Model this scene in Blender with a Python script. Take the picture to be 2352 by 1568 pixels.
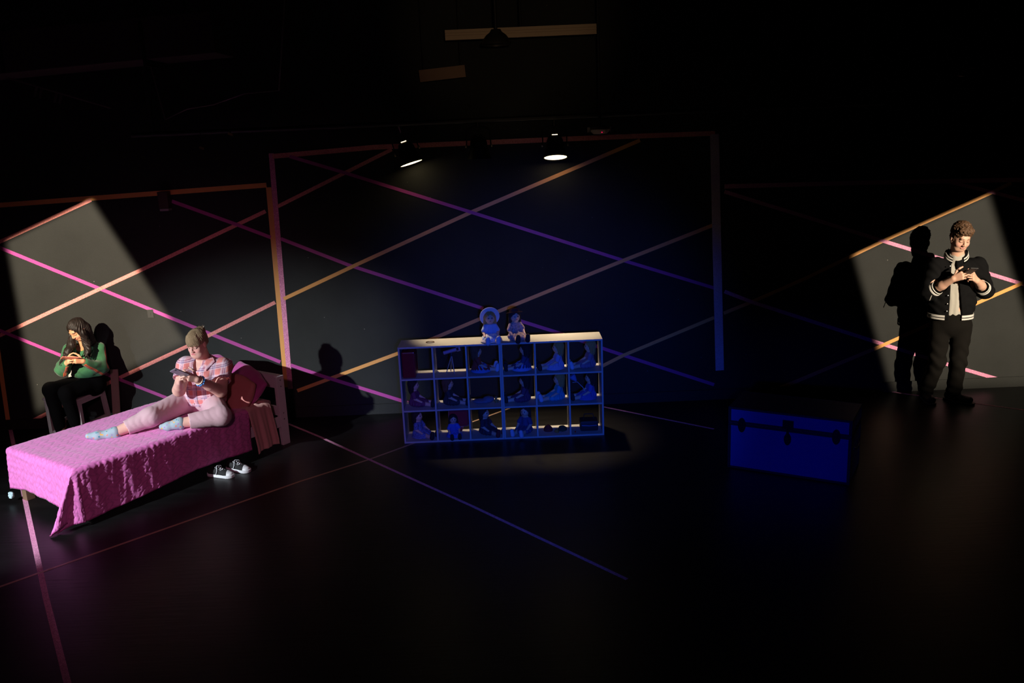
import bpy, bmesh, math, random
import numpy as np
from mathutils import Vector, Matrix
random.seed(4); RNG = np.random.RandomState(7)
SC = bpy.context.scene
COL = SC.collection
for o in list(bpy.data.objects): bpy.data.objects.remove(o)

# ------------------------------------------------------------------ camera
CF, CP, CR, CH = 2000.0, math.radians(13.6), math.radians(2.46), 2.8
_dn = Vector((0, -math.sin(CP), -math.cos(CP))); _fw = Vector((0, math.cos(CP), -math.sin(CP)))
_rt = math.cos(CR) * Vector((1, 0, 0)) + math.sin(CR) * _dn
_up = math.sin(CR) * Vector((1, 0, 0)) - math.cos(CR) * _dn
cd = bpy.data.cameras.new('camera'); cam = bpy.data.objects.new('camera', cd); COL.objects.link(cam)
cam.matrix_world = Matrix(((_rt.x, _up.x, -_fw.x, 0), (_rt.y, _up.y, -_fw.y, 0), (_rt.z, _up.z, -_fw.z, CH), (0, 0, 0, 1)))
cd.sensor_width = 36; cd.lens = 36 * CF / 2352; cd.clip_start = 0.05; cd.clip_end = 60
SC.camera = cam
WALL = 8.65

def ray(x, y):
    u, v = x - 1176, y - 784
    a = u * math.cos(CR) - v * math.sin(CR); b = u * math.sin(CR) + v * math.cos(CR)
    return np.array([a, CF * math.cos(CP) - b * math.sin(CP), -CF * math.sin(CP) - b * math.cos(CP)])
def W(x, y, Y):            # point of the place that lies at distance Y from the seats
    d = ray(x, y); return d * (Y / d[1]) + np.array([0, 0, CH])
def FL(x, y, z=0.0):       # point of the place that lies at height z
    d = ray(x, y); return d * ((z - CH) / d[2]) + np.array([0, 0, CH])
def A(*v): return np.array(v, float)

# ------------------------------------------------------------------ view, world, light
SC.view_settings.view_transform = 'Standard'; SC.view_settings.look = 'None'
SC.view_settings.exposure = 0.0; SC.view_settings.gamma = 1.0
try: SC.view_settings.use_curve_mapping = False
except Exception: pass
wd = bpy.data.worlds.new('world'); SC.world = wd; wd.use_nodes = True
wd.node_tree.nodes['Background'].inputs[0].default_value = (0.25, 0.3, 0.55, 1)
wd.node_tree.nodes['Background'].inputs[1].default_value = 0.0012

def spot(name, loc, aim, power, color, size_deg, blend=0.3, radius=0.05, quad=None, soft=0.01, softs=None):
    ld = bpy.data.lights.new(name, 'SPOT'); lo = bpy.data.objects.new(name, ld); COL.objects.link(lo)
    lo.location = loc; q = (Vector(aim) - Vector(loc)).to_track_quat('-Z', 'Y'); lo.rotation_euler = q.to_euler()
    ld.energy = power; ld.color = color; ld.spot_size = math.radians(size_deg); ld.spot_blend = blend; ld.shadow_soft_size = radius
    if quad is not None:       # the framing shutters of a profile spot
        ld.use_nodes = True; nt = ld.node_tree; N = nt.nodes; L = nt.links
        em = [n for n in N if n.type == 'EMISSION'][0]
        tc = N.new('ShaderNodeTexCoord'); Rm = q.to_matrix().transposed()
        pts = [Vector(p) - Vector(loc) for p in quad]; c = sum(pts, Vector()) / len(pts)
        prev = None
        for i in range(len(pts)):
            n = pts[i].cross(pts[(i + 1) % len(pts)]).normalized()
            if n.dot(c) < 0: n = -n
            n = Rm @ n
            dt = N.new('ShaderNodeVectorMath'); dt.operation = 'DOT_PRODUCT'; dt.inputs[1].default_value = n
            L.new(tc.outputs['Normal'], dt.inputs[0])
            mr = N.new('ShaderNodeMapRange'); mr.interpolation_type = 'SMOOTHSTEP'
            s = softs[i] if softs else soft
            mr.inputs[1].default_value = -s * .2; mr.inputs[2].default_value = s
            L.new(dt.outputs['Value'], mr.inputs[0])
            if prev is None: prev = mr.outputs[0]
            else:
                m = N.new('ShaderNodeMath'); m.operation = 'MULTIPLY'; L.new(prev, m.inputs[0]); L.new(mr.outputs[0], m.inputs[1]); prev = m.outputs[0]
        L.new(prev, em.inputs['Strength'])
    return lo

# profile spot, shuttered to the girl on the chair
spot('profile_spot_chair', (-4.5, 1.2, 3.75), (-4.2, 8.65, 1.1), 5900, (1, .83, .62), 30, .4, .03,
     [W(10, 556, WALL), W(213, 456, WALL), W(437, 792, WALL), W(80, 958, WALL)], softs=[.004, .010, .012, .010])
# round pool on the bed, from high stage left
spot('pool_spot_bed', (-7.0, 1.0, 3.85), (-3.25, 6.7, .42), 4000, (.86, .94, 1.0), 29, 1.0, .05,
     [(-.85, WALL, 3.2), (-.85, WALL, -9), (-11, WALL, -9), (-11, WALL, 3.2)], softs=[.045, .02, .02, .12])
# profile spot, shuttered to the man
spot('profile_spot_standing', (6.1, 1.2, 3.15), (4.3, 8.65, 1.0), 4200, (1, .83, .62), 30, .4, .03,
     [W(1955, 586, WALL), W(2277, 443, WALL), W(2420, 912, WALL), W(2046, 915, WALL)], softs=[.004, .012, .03, .010])
# deep blue wash on the shelf and the trunk
spot('blue_wash', (.2, .3, 2.5), (.2, 7.8, .6), 820, (.022, .105, 1.0), 32, 1.0, .1)
spot('blue_wash_trunk', (-.6, .3, 2.2), (2.1, 6.6, .3), 190, (.004, .02, 1.0), 17, .9, .1)
# dim rose washes and an added amber fill
spot('rose_wash', (-1.0, .4, 3.3), (-2.8, 7.1, .45), 185, (1, .36, .55), 38, 1.0, .15)
spot('violet_wash', (-3.5, -1.0, 3.9), (-1.8, 8.6, 1.7), 5, (1.0, .42, .62), 60, 1.0, .15)
spot('added_beam_fill', (.3, -1.0, 3.0), (.1, 8.2, 3.75), 110, (1, .70, .42), 15, .8, .1)  # unseen lamp added to brighten the tan beam and board overhead

# ------------------------------------------------------------------ materials
def rgb(r, g, b):
    f = lambda c: ((c / 255) / 12.92) if c / 255 < .04045 else (((c / 255) + .055) / 1.055) ** 2.4
    return (f(r), f(g), f(b), 1)
_m = {}
def mat(name, color, rough=.6, metal=0., spec=.5, noise=0., nscale=20., bump=0., bscale=80., tint=False, emit=None, estr=0, sheen=0., stretch=None, sss=0):
    if name in _m: return _m[name]
    m = bpy.data.materials.new(name); m.use_nodes = True; _m[name] = m
    nt = m.node_tree; N, L = nt.nodes, nt.links; p = N['Principled BSDF']
    c = tuple(color[:3]) + (1,)
    p.inputs['Base Color'].default_value = c; p.inputs['Roughness'].default_value = rough
    p.inputs['Metallic'].default_value = metal; p.inputs['Specular IOR Level'].default_value = spec
    if sheen: p.inputs['Sheen Weight'].default_value = sheen
    if sss:
        p.inputs['Subsurface Weight'].default_value = sss; p.inputs['Subsurface Radius'].default_value = (.012, .005, .003); p.inputs['Subsurface Scale'].default_value = .6
    tc = N.new('ShaderNodeTexCoord'); src = tc.outputs['Object']
    if stretch:
        mp = N.new('ShaderNodeMapping'); mp.inputs['Scale'].default_value = stretch; L.new(src, mp.inputs[0]); src = mp.outputs[0]
    cur = None
    if tint:
        at = N.new('ShaderNodeAttribute'); at.attribute_name = 'Tint'; cur = at.outputs['Color']
    if noise:
        nz = N.new('ShaderNodeTexNoise'); nz.inputs['Scale'].default_value = nscale; nz.inputs['Detail'].default_value = 4; L.new(src, nz.inputs['Vector'])
        mr = N.new('ShaderNodeMapRange'); mr.inputs[1].default_value = .3; mr.inputs[2].default_value = .7
        mr.inputs[3].default_value = 1 - noise; mr.inputs[4].default_value = 1 + noise; L.new(nz.outputs[0], mr.inputs[0])
        vm = N.new('ShaderNodeVectorMath'); vm.operation = 'SCALE'
        if cur is None: vm.inputs[0].default_value = c[:3]
        else: L.new(cur, vm.inputs[0])
        L.new(mr.outputs[0], vm.inputs['Scale']); cur = vm.outputs[0]
    if cur is not None: L.new(cur, p.inputs['Base Color'])
    if bump:
        nb = N.new('ShaderNodeTexNoise'); nb.inputs['Scale'].default_value = bscale; nb.inputs['Detail'].default_value = 3; L.new(src, nb.inputs['Vector'])
        b = N.new('ShaderNodeBump'); b.inputs['Strength'].default_value = bump; b.inputs['Distance'].default_value = .004; L.new(nb.outputs[0], b.inputs['Height']); L.new(b.outputs[0], p.inputs['Normal'])
    if emit:
        p.inputs['Emission Color'].default_value = tuple(emit[:3]) + (1,); p.inputs['Emission Strength'].default_value = estr
    return m
def nodes(m): return m.node_tree.nodes, m.node_tree.links, m.node_tree.nodes['Principled BSDF']

WALLM = mat('black_wall_paint', (.0185, .0200, .0185), .7, spec=.3, noise=.16, nscale=2.2, bump=.35, bscale=160)
N_, L_, P_ = nodes(WALLM)      # a few pale chips in the paint
vo = N_.new('ShaderNodeTexVoronoi'); vo.inputs['Scale'].default_value = 5.5; tcw = [n for n in N_ if n.type == 'TEX_COORD'][0]; L_.new(tcw.outputs['Object'], vo.inputs['Vector'])
ch = N_.new('ShaderNodeMapRange'); ch.inputs[1].default_value = .022; ch.inputs[2].default_value = .03; ch.inputs[3].default_value = 1; ch.inputs[4].default_value = 0; L_.new(vo.outputs['Distance'], ch.inputs[0])
mxw = N_.new('ShaderNodeMix'); mxw.data_type = 'RGBA'; mxw.inputs[7].default_value = (.16, .16, .14, 1)
L_.new(P_.inputs['Base Color'].links[0].from_socket, mxw.inputs[6]); L_.new(ch.outputs[0], mxw.inputs[0]); L_.new(mxw.outputs[2], P_.inputs['Base Color'])
FLOORM = mat('black_stage_floor', (.0055, .0052, .0055), .40, spec=.32, noise=.35, nscale=3, bump=.25, bscale=9, stretch=(.35, 4, 1))
DARKM = mat('black_void_paint', (.012, .012, .014), .8, spec=.2)
BLK = mat('black_metal', (.02, .02, .022), .45, metal=.6)
BLKP = mat('black_paint', (.018, .018, .02), .55)
STEEL = mat('steel', (.5, .48, .45), .3, metal=1.)
WHITEW = mat('white_painted_wood', (.72, .70, .70), .45, bump=.1, bscale=60)
LAMI = mat('white_laminate', (.52, .51, .48), .45)

def tape_mat(name, color, glitter=0.):
    m = mat(name, color, .42 if not glitter else .55, spec=.4)
    if glitter:
        N, L, p = nodes(m); tc = [n for n in N if n.type == 'TEX_COORD'][0]
        v = N.new('ShaderNodeTexVoronoi'); v.inputs['Scale'].default_value = 230; L.new(tc.outputs['Object'], v.inputs['Vector'])
        mr = N.new('ShaderNodeMapRange'); mr.inputs[1].default_value = .3; mr.inputs[2].default_value = .75; L.new(v.outputs['Color'], mr.inputs[0])
        mx = N.new('ShaderNodeMix'); mx.data_type = 'RGBA'; mx.inputs[6].default_value = tuple(c * (1 - glitter * .5) for c in color) + (1,)
        mx.inputs[7].default_value = tuple(min(1, c + glitter * .35) for c in color) + (1,); L.new(mr.outputs[0], mx.inputs[0]); L.new(mx.outputs[2], p.inputs['Base Color'])
    return m
T = {'pink': tape_mat('pink_glitter_tape', (.80, .24, .44), .45), 'coral': tape_mat('coral_glitter_tape', (.82, .25, .22), .35),
     'magenta': tape_mat('magenta_tape', (.50, .075, .34)), 'orange': tape_mat('orange_tape', (.85, .40, .12)),
     'white': tape_mat('pale_tape', (.62, .5, .62), .3), 'fpink': tape_mat('floor_pink_tape', (.72, .25, .45), .5), 'forange': tape_mat('floor_orange_tape', (.50, .33, .20))}

# ------------------------------------------------------------------ mesh helpers
def tag(o, label=None, cat=None, group=None, kind=None):
    if label: o['label'] = label
    if cat: o['category'] = cat
    if group: o['group'] = group
    if kind: o['kind'] = kind
    return o
def empty(name, loc, label, cat, group=None, rz=0):
    o = bpy.data.objects.new(name, None); COL.objects.link(o); o.location = loc; o.rotation_euler = (0, 0, rz); o.empty_display_size = .1
    return tag(o, label, cat, group)
def link(name, me, m, parent=None, loc=None):
    o = bpy.data.objects.new(name, me); COL.objects.link(o)
    if m is not None:
        if len(me.materials) == 0: me.materials.append(m)
    if loc is not None: o.location = loc
    if parent is not None: o.parent = parent
    return o
def wlink(name, me, m, parent):     # mesh in world coordinates hung under a placed parent
    o = link(name, me, m); o.parent = parent
    o.matrix_parent_inverse = world_inv(parent); return o
def world_inv(p):
    M = Matrix.Identity(4)
    q = p
    chain = []
    while q is not None: chain.append(q); q = q.parent
    for q in reversed(chain): M = M @ q.matrix_parent_inverse @ q.matrix_basis
    return M.inverted()

class MB:
    """collects boxes, tubes and lathes of ONE part"""
    def __init__(s): s.bm = bmesh.new()
    def box(s, c, size, rot=None, bev=0.0):
        r = bmesh.ops.create_cube(s.bm, size=1)['verts']
        M = Matrix.Translation(Vector(c)) @ (rot.to_4x4() if rot is not None else Matrix.Identity(4)) @ Matrix.Diagonal((size[0], size[1], size[2], 1))
        bmesh.ops.transform(s.bm, matrix=M, verts=r)
        if bev:
            es = list({e for v in r for e in v.link_edges}); bmesh.ops.bevel(s.bm, geom=es, offset=bev, segments=2, affect='EDGES', profile=.7)
        return s
    def beam(s, a, b, w, h, upv=(0, 0, 1), bev=0.0):   # bar from a to b, w across, h along upv
        a, b = Vector(a), Vector(b); d = (b - a); ln = d.length; x = d.normalized(); u = Vector(upv)
        y = u.cross(x).normalized(); z = x.cross(y)
        return s.box((a + b) / 2, (ln, w, h), Matrix((x, y, z)).transposed(), bev)
    def tube(s, pts, rad, seg=8, cap=True, closed=False):
        pts = [Vector(p) for p in pts]; n = len(pts)
        rads = rad if hasattr(rad, '__len__') else [rad] * n
        rings = []; ref = None
        for i, p in enumerate(pts):
            a = pts[(i - 1) % n] if (i > 0 or closed) else p; b = pts[(i + 1) % n] if (i < n - 1 or closed) else p
            t = (b - a).normalized()
            if ref is None: ref = t.orthogonal().normalized()
            else:
                ref = ref - t * ref.dot(t)
                ref = ref.normalized() if ref.length > 1e-6 else t.orthogonal().normalized()
            bt = t.cross(ref)
            rings.append([s.bm.verts.new(p + (ref * math.cos(2 * math.pi * k / seg) + bt * math.sin(2 * math.pi * k / seg)) * rads[i]) for k in range(seg)])
        m = n if closed else n - 1
        for i in range(m):
            r0, r1 = rings[i], rings[(i + 1) % n]
            for k in range(seg): s.bm.faces.new((r0[k], r0[(k + 1) % seg], r1[(k + 1) % seg], r1[k]))
        if cap and not closed: s.bm.faces.new(rings[0][::-1]); s.bm.faces.new(rings[-1])
        return s
    def lathe(s, prof, c=(0, 0, 0), rot=None, seg=24, capb=True, capt=True):
        rings = []
        for r, z in prof:
            ring = []
            for k in range(seg):
                v = Vector((r * math.cos(2 * math.pi * k / seg), r * math.sin(2 * math.pi * k / seg), z))
                if rot is not None: v = rot @ v
                ring.append(s.bm.verts.new(v + Vector(c)))
            rings.append(ring)
        for r0, r1 in zip(rings, rings[1:]):
            for k in range(seg): s.bm.faces.new((r0[k], r0[(k + 1) % seg], r1[(k + 1) % seg], r1[k]))
        if capb: s.bm.faces.new(rings[0][::-1])
        if capt: s.bm.faces.new(rings[-1])
        return s
    def poly(s, pts, ext):       # flat polygon pushed along ext
        a = [s.bm.verts.new(Vector(p)) for p in pts]; b = [s.bm.verts.new(Vector(p) + Vector(ext)) for p in pts]; n = len(a)
        s.bm.faces.new(a); s.bm.faces.new(b[::-1])
        for i in range(n): s.bm.faces.new((a[i], b[i], b[(i + 1) % n], a[(i + 1) % n]))
        return s
    def mesh(s, name, smooth=False):
        bmesh.ops.recalc_face_normals(s.bm, faces=s.bm.faces[:])
        me = bpy.data.meshes.new(name); s.bm.to_mesh(me); s.bm.free()
        if smooth:
            me.polygons.foreach_set('use_smooth', [True] * len(me.polygons))
            try: me.set_sharp_from_angle(angle=math.radians(smooth if smooth > 1 else 50))
            except Exception: pass
        return me
    def build(s, name, m, parent=None, smooth=False, loc=None): return link(name, s.mesh(name, smooth), m, parent, loc)
    def wbuild(s, name, m, parent, smooth=False): return wlink(name, s.mesh(name, smooth), m, parent)

def npmesh(name, V, Q, tint=None, smooth=True):
    me = bpy.data.meshes.new(name); V = np.asarray(V, np.float32); Q = np.asarray(Q, np.int32)
    me.vertices.add(len(V)); me.vertices.foreach_set('co', V.ravel())
    me.loops.add(Q.size); me.loops.foreach_set('vertex_index', Q.ravel())
    me.polygons.add(len(Q)); me.polygons.foreach_set('loop_start', np.arange(0, Q.size, Q.shape[1], dtype=np.int32))
    try: me.polygons.foreach_set('loop_total', np.full(len(Q), Q.shape[1], np.int32))
    except Exception: pass
    me.update(calc_edges=True); me.validate()
    if smooth: me.polygons.foreach_set('use_smooth', np.ones(len(me.polygons), bool))
    if tint is not None:
        at = me.color_attributes.new('Tint', 'FLOAT_COLOR', 'POINT')
        c = np.ones((len(V), 4), np.float32); c[:, :3] = tint; at.data.foreach_set('color', c.ravel())
    return me

# ------------------------------------------------------------------ distance-field sculpting
def unit(v): v = np.asarray(v, float); return v / (np.linalg.norm(v) + 1e-12)
class Vol:
    def __init__(s, lo, hi, h):
        s.lo = np.asarray(lo, float); s.h = h; s.n = np.ceil((np.asarray(hi) - s.lo) / h).astype(int) + 1
        s.a = np.full(s.n, .2, np.float32)
    def _win(s, c0, c1, mg):
        i0 = np.maximum(0, np.floor((c0 - mg - s.lo) / s.h).astype(int)); i1 = np.minimum(s.n, np.ceil((c1 + mg - s.lo) / s.h).astype(int) + 1)
        if np.any(i1 <= i0): return None
        sl = tuple(slice(a, b) for a, b in zip(i0, i1))
        X = [(np.arange(i0[k], i1[k]) * s.h + s.lo[k]).astype(np.float32) for k in range(3)]
        return sl, X[0][:, None, None], X[1][None, :, None], X[2][None, None, :]
    def _comb(s, sl, d, k, mode):
        a = s.a[sl]
        if mode == 'add':
            if k > 0: h = np.clip(.5 + .5 * (d - a) / k, 0, 1); r = d + (a - d) * h - k * h * (1 - h)
            else: r = np.minimum(a, d)
        elif mode == 'sub':
            d = -d
            if k > 0: h = np.clip(.5 - .5 * (d - a) / k, 0, 1); r = d + (a - d) * h + k * h * (1 - h)
            else: r = np.maximum(a, d)
        s.a[sl] = r
    def cone(s, a, b, ra, rb=None, k=.0, mode='add'):
        rb = ra if rb is None else rb; a = np.asarray(a, float); b = np.asarray(b, float); r = max(ra, rb)
        w = s._win(np.minimum(a, b) - r, np.maximum(a, b) + r, k + .025)
        if w is None: return s
        sl, X, Y, Z = w; d = b - a; L2 = max(d @ d, 1e-9)
        t = np.clip(((X - a[0]) * d[0] + (Y - a[1]) * d[1] + (Z - a[2]) * d[2]) / L2, 0, 1)
        D = np.sqrt((X - a[0] - t * d[0]) ** 2 + (Y - a[1] - t * d[1]) ** 2 + (Z - a[2] - t * d[2]) ** 2) - (ra + (rb - ra) * t)
        s._comb(sl, D.astype(np.float32), k, mode); return s
    def chain(s, pts, rs, k=.0, k0=None):
        for i in range(len(pts) - 1): s.cone(pts[i], pts[i + 1], rs[i], rs[i + 1], k if i or k0 is None else k0)
        return s
    def ell(s, c, r, F=None, k=.0, mode='add'):
        F = np.eye(3) if F is None else F; c = np.asarray(c, float); r = np.asarray(r, float)
        e = np.sqrt(((F.T * r) ** 2).sum(1)) if F is not None else r
        w = s._win(c - e, c + e, k + .025)
        if w is None: return s
        sl, X, Y, Z = w; q = [(X - c[0]) * F[i][0] + (Y - c[1]) * F[i][1] + (Z - c[2]) * F[i][2] for i in range(3)]
        k0 = np.sqrt(sum((q[i] / r[i]) ** 2 for i in range(3))) + 1e-6; k1 = np.sqrt(sum((q[i] / r[i] ** 2) ** 2 for i in range(3))) + 1e-6
        s._comb(sl, (k0 * (k0 - 1) / k1).astype(np.float32), k, mode); return s
    def econe(s, a, b, side, ra, rb, k=.0, mode='add', we=None):     # elliptical bar: ra=(half width along side, half depth)
        a = np.asarray(a, float); b = np.asarray(b, float); z = unit(b - a); x = unit(np.asarray(side) - z * (np.asarray(side) @ z)); y = np.cross(z, x)
        m = max(max(ra), max(rb)); w = s._win(np.minimum(a, b) - m, np.maximum(a, b) + m, k + .02)
        if w is None: return s
        sl, X, Y, Z = w; P = (X - a[0], Y - a[1], Z - a[2]); ln = np.linalg.norm(b - a)
        dx = P[0] * x[0] + P[1] * x[1] + P[2] * x[2]; dy = P[0] * y[0] + P[1] * y[1] + P[2] * y[2]; dz = P[0] * z[0] + P[1] * z[1] + P[2] * z[2]
        tz = np.clip(dz, 0, ln); e = dz - tz; t = tz / ln
        wx = ra[0] + (rb[0] - ra[0]) * t; wy = ra[1] + (rb[1] - ra[1]) * t; wm = np.minimum(wx, wy); wz = we or wm
        D = (np.sqrt((dx / wx) ** 2 + (dy / wy) ** 2 + (e / wz) ** 2) - 1) * wm
        s._comb(sl, D.astype(np.float32), k, mode); return s
    def rbox(s, c, hs, F, r=.01, k=.0, mode='add'):
        c = np.asarray(c, float); hs = np.asarray(hs, float); e = np.sqrt(((F.T * hs) ** 2).sum(1)) * 1.2 + r
        w = s._win(c - e, c + e, k + .02)
        if w is None: return s
        sl, X, Y, Z = w; q = [np.abs((X - c[0]) * F[i][0] + (Y - c[1]) * F[i][1] + (Z - c[2]) * F[i][2]) - hs[i] + r for i in range(3)]
        D = np.sqrt(sum(np.maximum(v, 0) ** 2 for v in q)) + np.minimum(np.maximum(np.maximum(q[0], q[1]), q[2]), 0) - r
        s._comb(sl, D.astype(np.float32), k, mode); return s
    def cut(s, p, n, k=0.):      # removes what lies on the side n points to
        n = unit(n); X, Y, Z = [(np.arange(s.n[i]) * s.h + s.lo[i]).astype(np.float32) for i in range(3)]
        D = (X[:, None, None] - p[0]) * n[0] + (Y[None, :, None] - p[1]) * n[1] + (Z[None, None, :] - p[2]) * n[2]
        s.a = np.maximum(s.a, D.astype(np.float32)); return s
    def ripple(s, amp, fn):      # fn(P)-> -1..1 near the surface
        idx = np.argwhere(np.abs(s.a) < .03); P = idx * s.h + s.lo
        s.a[tuple(idx.T)] += (amp * fn(P)).astype(np.float32); return s
    def mesh(s):
        A_ = s.a; ins = A_ < 0; n = np.array(A_.shape); ids = []; pos = []; quads = []; flip = []
        st = np.array([n[1] * n[2], n[2], 1])
        for ax in range(3):
            s0 = [slice(None)] * 3; s1 = [slice(None)] * 3; s0[ax] = slice(0, -1); s1[ax] = slice(1, None)
            cr = ins[tuple(s0)] != ins[tuple(s1)]; b, c = [i for i in range(3) if i != ax]
            cr2 = cr.copy(); sl = [slice(None)] * 3
            for q in (b, c): sl = [slice(None)] * 3; sl[q] = 0; cr2[tuple(sl)] = False; sl[q] = -1; cr2[tuple(sl)] = False
            e = np.argwhere(cr2)
            if len(e) == 0: continue
            e1 = e.copy(); e1[:, ax] += 1
            a0 = A_[tuple(e.T)].astype(float); a1 = A_[tuple(e1.T)].astype(float); t = a0 / (a0 - a1)
            p = e.astype(float); p[:, ax] += t; base = e @ st
            four = np.stack([base, base - st[b], base - st[b] - st[c], base - st[c]], 1)
            ids.append(four.ravel()); pos.append(np.repeat(p, 4, 0)); quads.append(four)
            f = (a0 < 0) ^ (ax == 1); flip.append(f)
        ids = np.concatenate(ids); pos = np.concatenate(pos); Q = np.concatenate(quads); fl = np.concatenate(flip)
        u, inv = np.unique(ids, return_inverse=True); inv = inv.ravel(); cnt = np.bincount(inv)
        V = np.stack([np.bincount(inv, pos[:, i]) / cnt for i in range(3)], 1) * s.h + s.lo
        Q = inv.reshape(-1, 4); Q[~fl] = Q[~fl][:, ::-1]
        a, b_, c_ = V[Q[:, 0]], V[Q[:, 1]], V[Q[:, 2]]; c0 = V.mean(0)
        if (np.cross(b_ - a, c_ - a) * (a - c0)).sum() < 0: Q = Q[:, ::-1].copy()
        return V, Q
def submesh(V, Q, mask):
    q = Q[mask]; u, inv = np.unique(q, return_inverse=True); return V[u], inv.reshape(q.shape), u
def wob(P, f, seed=0, warp=1.2):
    r = np.random.RandomState(seed); o = 0
    for i in range(4):
        k = r.normal(size=3); k = k / np.linalg.norm(k) * f * (.7 + .5 * i); l = r.normal(size=3) * f * .5
        o = o + np.sin(P @ k + warp * np.sin(P @ l + r.rand() * 6) + r.rand() * 6) / (1 + .5 * i)
    return o / 2.4
def frame(fwd, up):         # rows: right-hand x, forward y, up z
    y = unit(fwd); x = unit(np.cross(y, up)); z = np.cross(x, y); return np.array([x, y, z])

# ================================================================== the setting
def struct(name, mb, m): return tag(mb.build(name, m), kind='structure')
struct('floor', MB().box((0, 4.0, -.05), (20, 14, .1)), FLOORM)
struct('wall_back', MB().box((0, WALL + .1, 2.6), (20, .2, 5.2)), WALLM)
struct('wall_left', MB().box((-7.6, 4.0, 2.6), (.2, 14, 5.2)), DARKM)
struct('wall_right', MB().box((7.6, 4.0, 2.6), (.2, 14, 5.2)), DARKM)
struct('ceiling', MB().box((0, 4.0, 4.95), (20, 14, .1)), DARKM)
bb = MB(); bb.box((0, WALL - .012, .05), (15, .024, .1)); bb.box((0, WALL - .016, .103), (15, .014, .008)); struct('baseboard_back', bb, WALLM)

TAPES = []   # (colour, width, wall points in pixels, label)
def wt(*a): TAPES.append(a)
wt('orange', .046, [(-40, 474), (213, 455), (612, 425)], 'orange tape running level along the top of the left wall frame')
wt('orange', .052, [(617, 430), (658, 889)], 'orange half of the thick upright tape, left of its glittery pink half')
wt('pink', .050, [(623, 352), (640, 560), (667, 893)], 'glittery pink half of the thick upright tape behind the headboard')
wt('coral', .034, [(-45, 577), (0, 555), (209, 459)], 'coral tape slanting along the top edge of the left light patch')
wt('magenta', .036, [(-40, 552), (0, 569), (230, 663), (440, 749), (644, 831)], 'magenta tape falling across the left light patch to the bed headboard')
wt('coral', .036, [(-45, 791), (0, 770), (230, 663), (315, 624), (610, 485)], 'coral tape rising above both seated girls, crossing the magenta one in the light')
wt('coral', .036, [(64, 971), (262, 873), (430, 795), (632, 694)], 'coral tape rising from the wall foot behind the chair past the fringe of the girl')
wt('magenta', .034, [(-30, 746), (20, 767), (150, 820), (262, 866), (405, 922)], 'magenta tape falling behind the girl in green to the bed')
wt('orange', .044, [(-8, 780), (20, 975)], 'orange upright tape at the far left edge of the wall')
wt('coral', .034, [(638, 474), (900, 343)], 'dim reddish tape rising to the left stage lamp')
wt('magenta', .034, [(395, 462), (548, 517), (622, 545)], 'dim violet tape falling below the small wall box')
wt('magenta', .034, [(645, 548), (800, 608), (1110, 708)], 'violet tape falling from the upright tape to the doll in the white hat')
wt('orange', .036, [(652, 686), (820, 607), (1085, 486), (1470, 322)], 'long orange tape rising from the upright tape to the right stage lamp')
wt('coral', .046, [(626, 359), (860, 338), (1395, 315), (1642, 306)], 'dim reddish tape running level behind the two lit stage lamps')
wt('magenta', .032, [(665, 359), (790, 396), (1085, 488), (1432, 598), (1640, 661)], 'dim violet tape falling across the middle of the wall over the shelf')
wt('orange', .036, [(683, 897), (912, 812), (1105, 731), (1432, 598), (1640, 516)], 'orange tape rising behind the shelf and the two top dolls')
wt('magenta', .034, [(1190, 735), (1280, 763), (1400, 805), (1640, 883)], 'dim violet tape falling behind the right half of the shelf')
wt('magenta', .036, [(668, 838), (740, 863), (1110, 978)], 'violet tape falling past the head shadow into the left side of the shelf')
wt('orange', .034, [(1370, 847), (1431, 816), (1640, 729)], 'dim orange tape rising from the right end of the shelf')
wt('orange', .034, [(1662, 719), (1729, 692), (1848, 640), (1955, 588), (2030, 552), (2275, 443), (2322, 420)], 'orange tape along the top edge of the light patch beside the standing man')
wt('pink', .036, [(1664, 440), (1735, 462), (1955, 530), (2028, 553), (2190, 603), (2352, 653), (2420, 674)], 'glittery pink tape falling behind the shoulders of the standing man')
wt('pink', .036, [(1664, 669), (1729, 694), (2015, 786), (2165, 833), (2315, 877)], 'glittery pink tape falling behind the knees of the standing man to the baseboard')
wt('orange', .036, [(1770, 900), (2010, 800), (2245, 695), (2352, 648), (2420, 616)], 'orange tape rising behind the waist of the standing man')
wt('pink', .034, [(2185, 419), (2275, 440), (2352, 460), (2420, 478)], 'dim pink tape falling in the top right corner above the light patch')
wt('pink', .042, [(1664, 428), (2000, 419), (2330, 413), (2420, 411)], 'dim violet tape running level along the top of the right wall frame')
wt('white', .085, [(1641, 308), (1645, 500), (1653, 850)], 'wide upright tape lit blue between shelf and standing man')
wt('coral', .032, [(1560, 570), (1640, 524)], 'short dim tape meeting the blue upright tape from its left')
TAPES.pop()
def tape_strip(name, pts, w, m, nrm, label, k):
    nrm = Vector(nrm); th = .0010 + .00022 * k; bm = bmesh.new(); P = [Vector(p) for p in pts]; rows = []
    for i, p in enumerate(P):
        t = (P[min(i + 1, len(P) - 1)] - P[max(i - 1, 0)]).normalized(); s = nrm.cross(t).normalized() * w / 2
        rows.append([bm.verts.new(p + s), bm.verts.new(p - s), bm.verts.new(p - s + nrm * th), bm.verts.new(p + s + nrm * th)])
    for r0, r1 in zip(rows, rows[1:]):
        for q in range(4): bm.faces.new((r0[q], r0[(q + 1) % 4], r1[(q + 1) % 4], r1[q]))
    bm.faces.new(rows[0][::-1]); bm.faces.new(rows[-1]); bmesh.ops.recalc_face_normals(bm, faces=bm.faces[:])
    me = bpy.data.meshes.new(name); bm.to_mesh(me); bm.free()
    return tag(link(name, me, m), label, 'tape', 'tape lines on the wall' if nrm.y < -.5 else 'tape lines on the floor')
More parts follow.
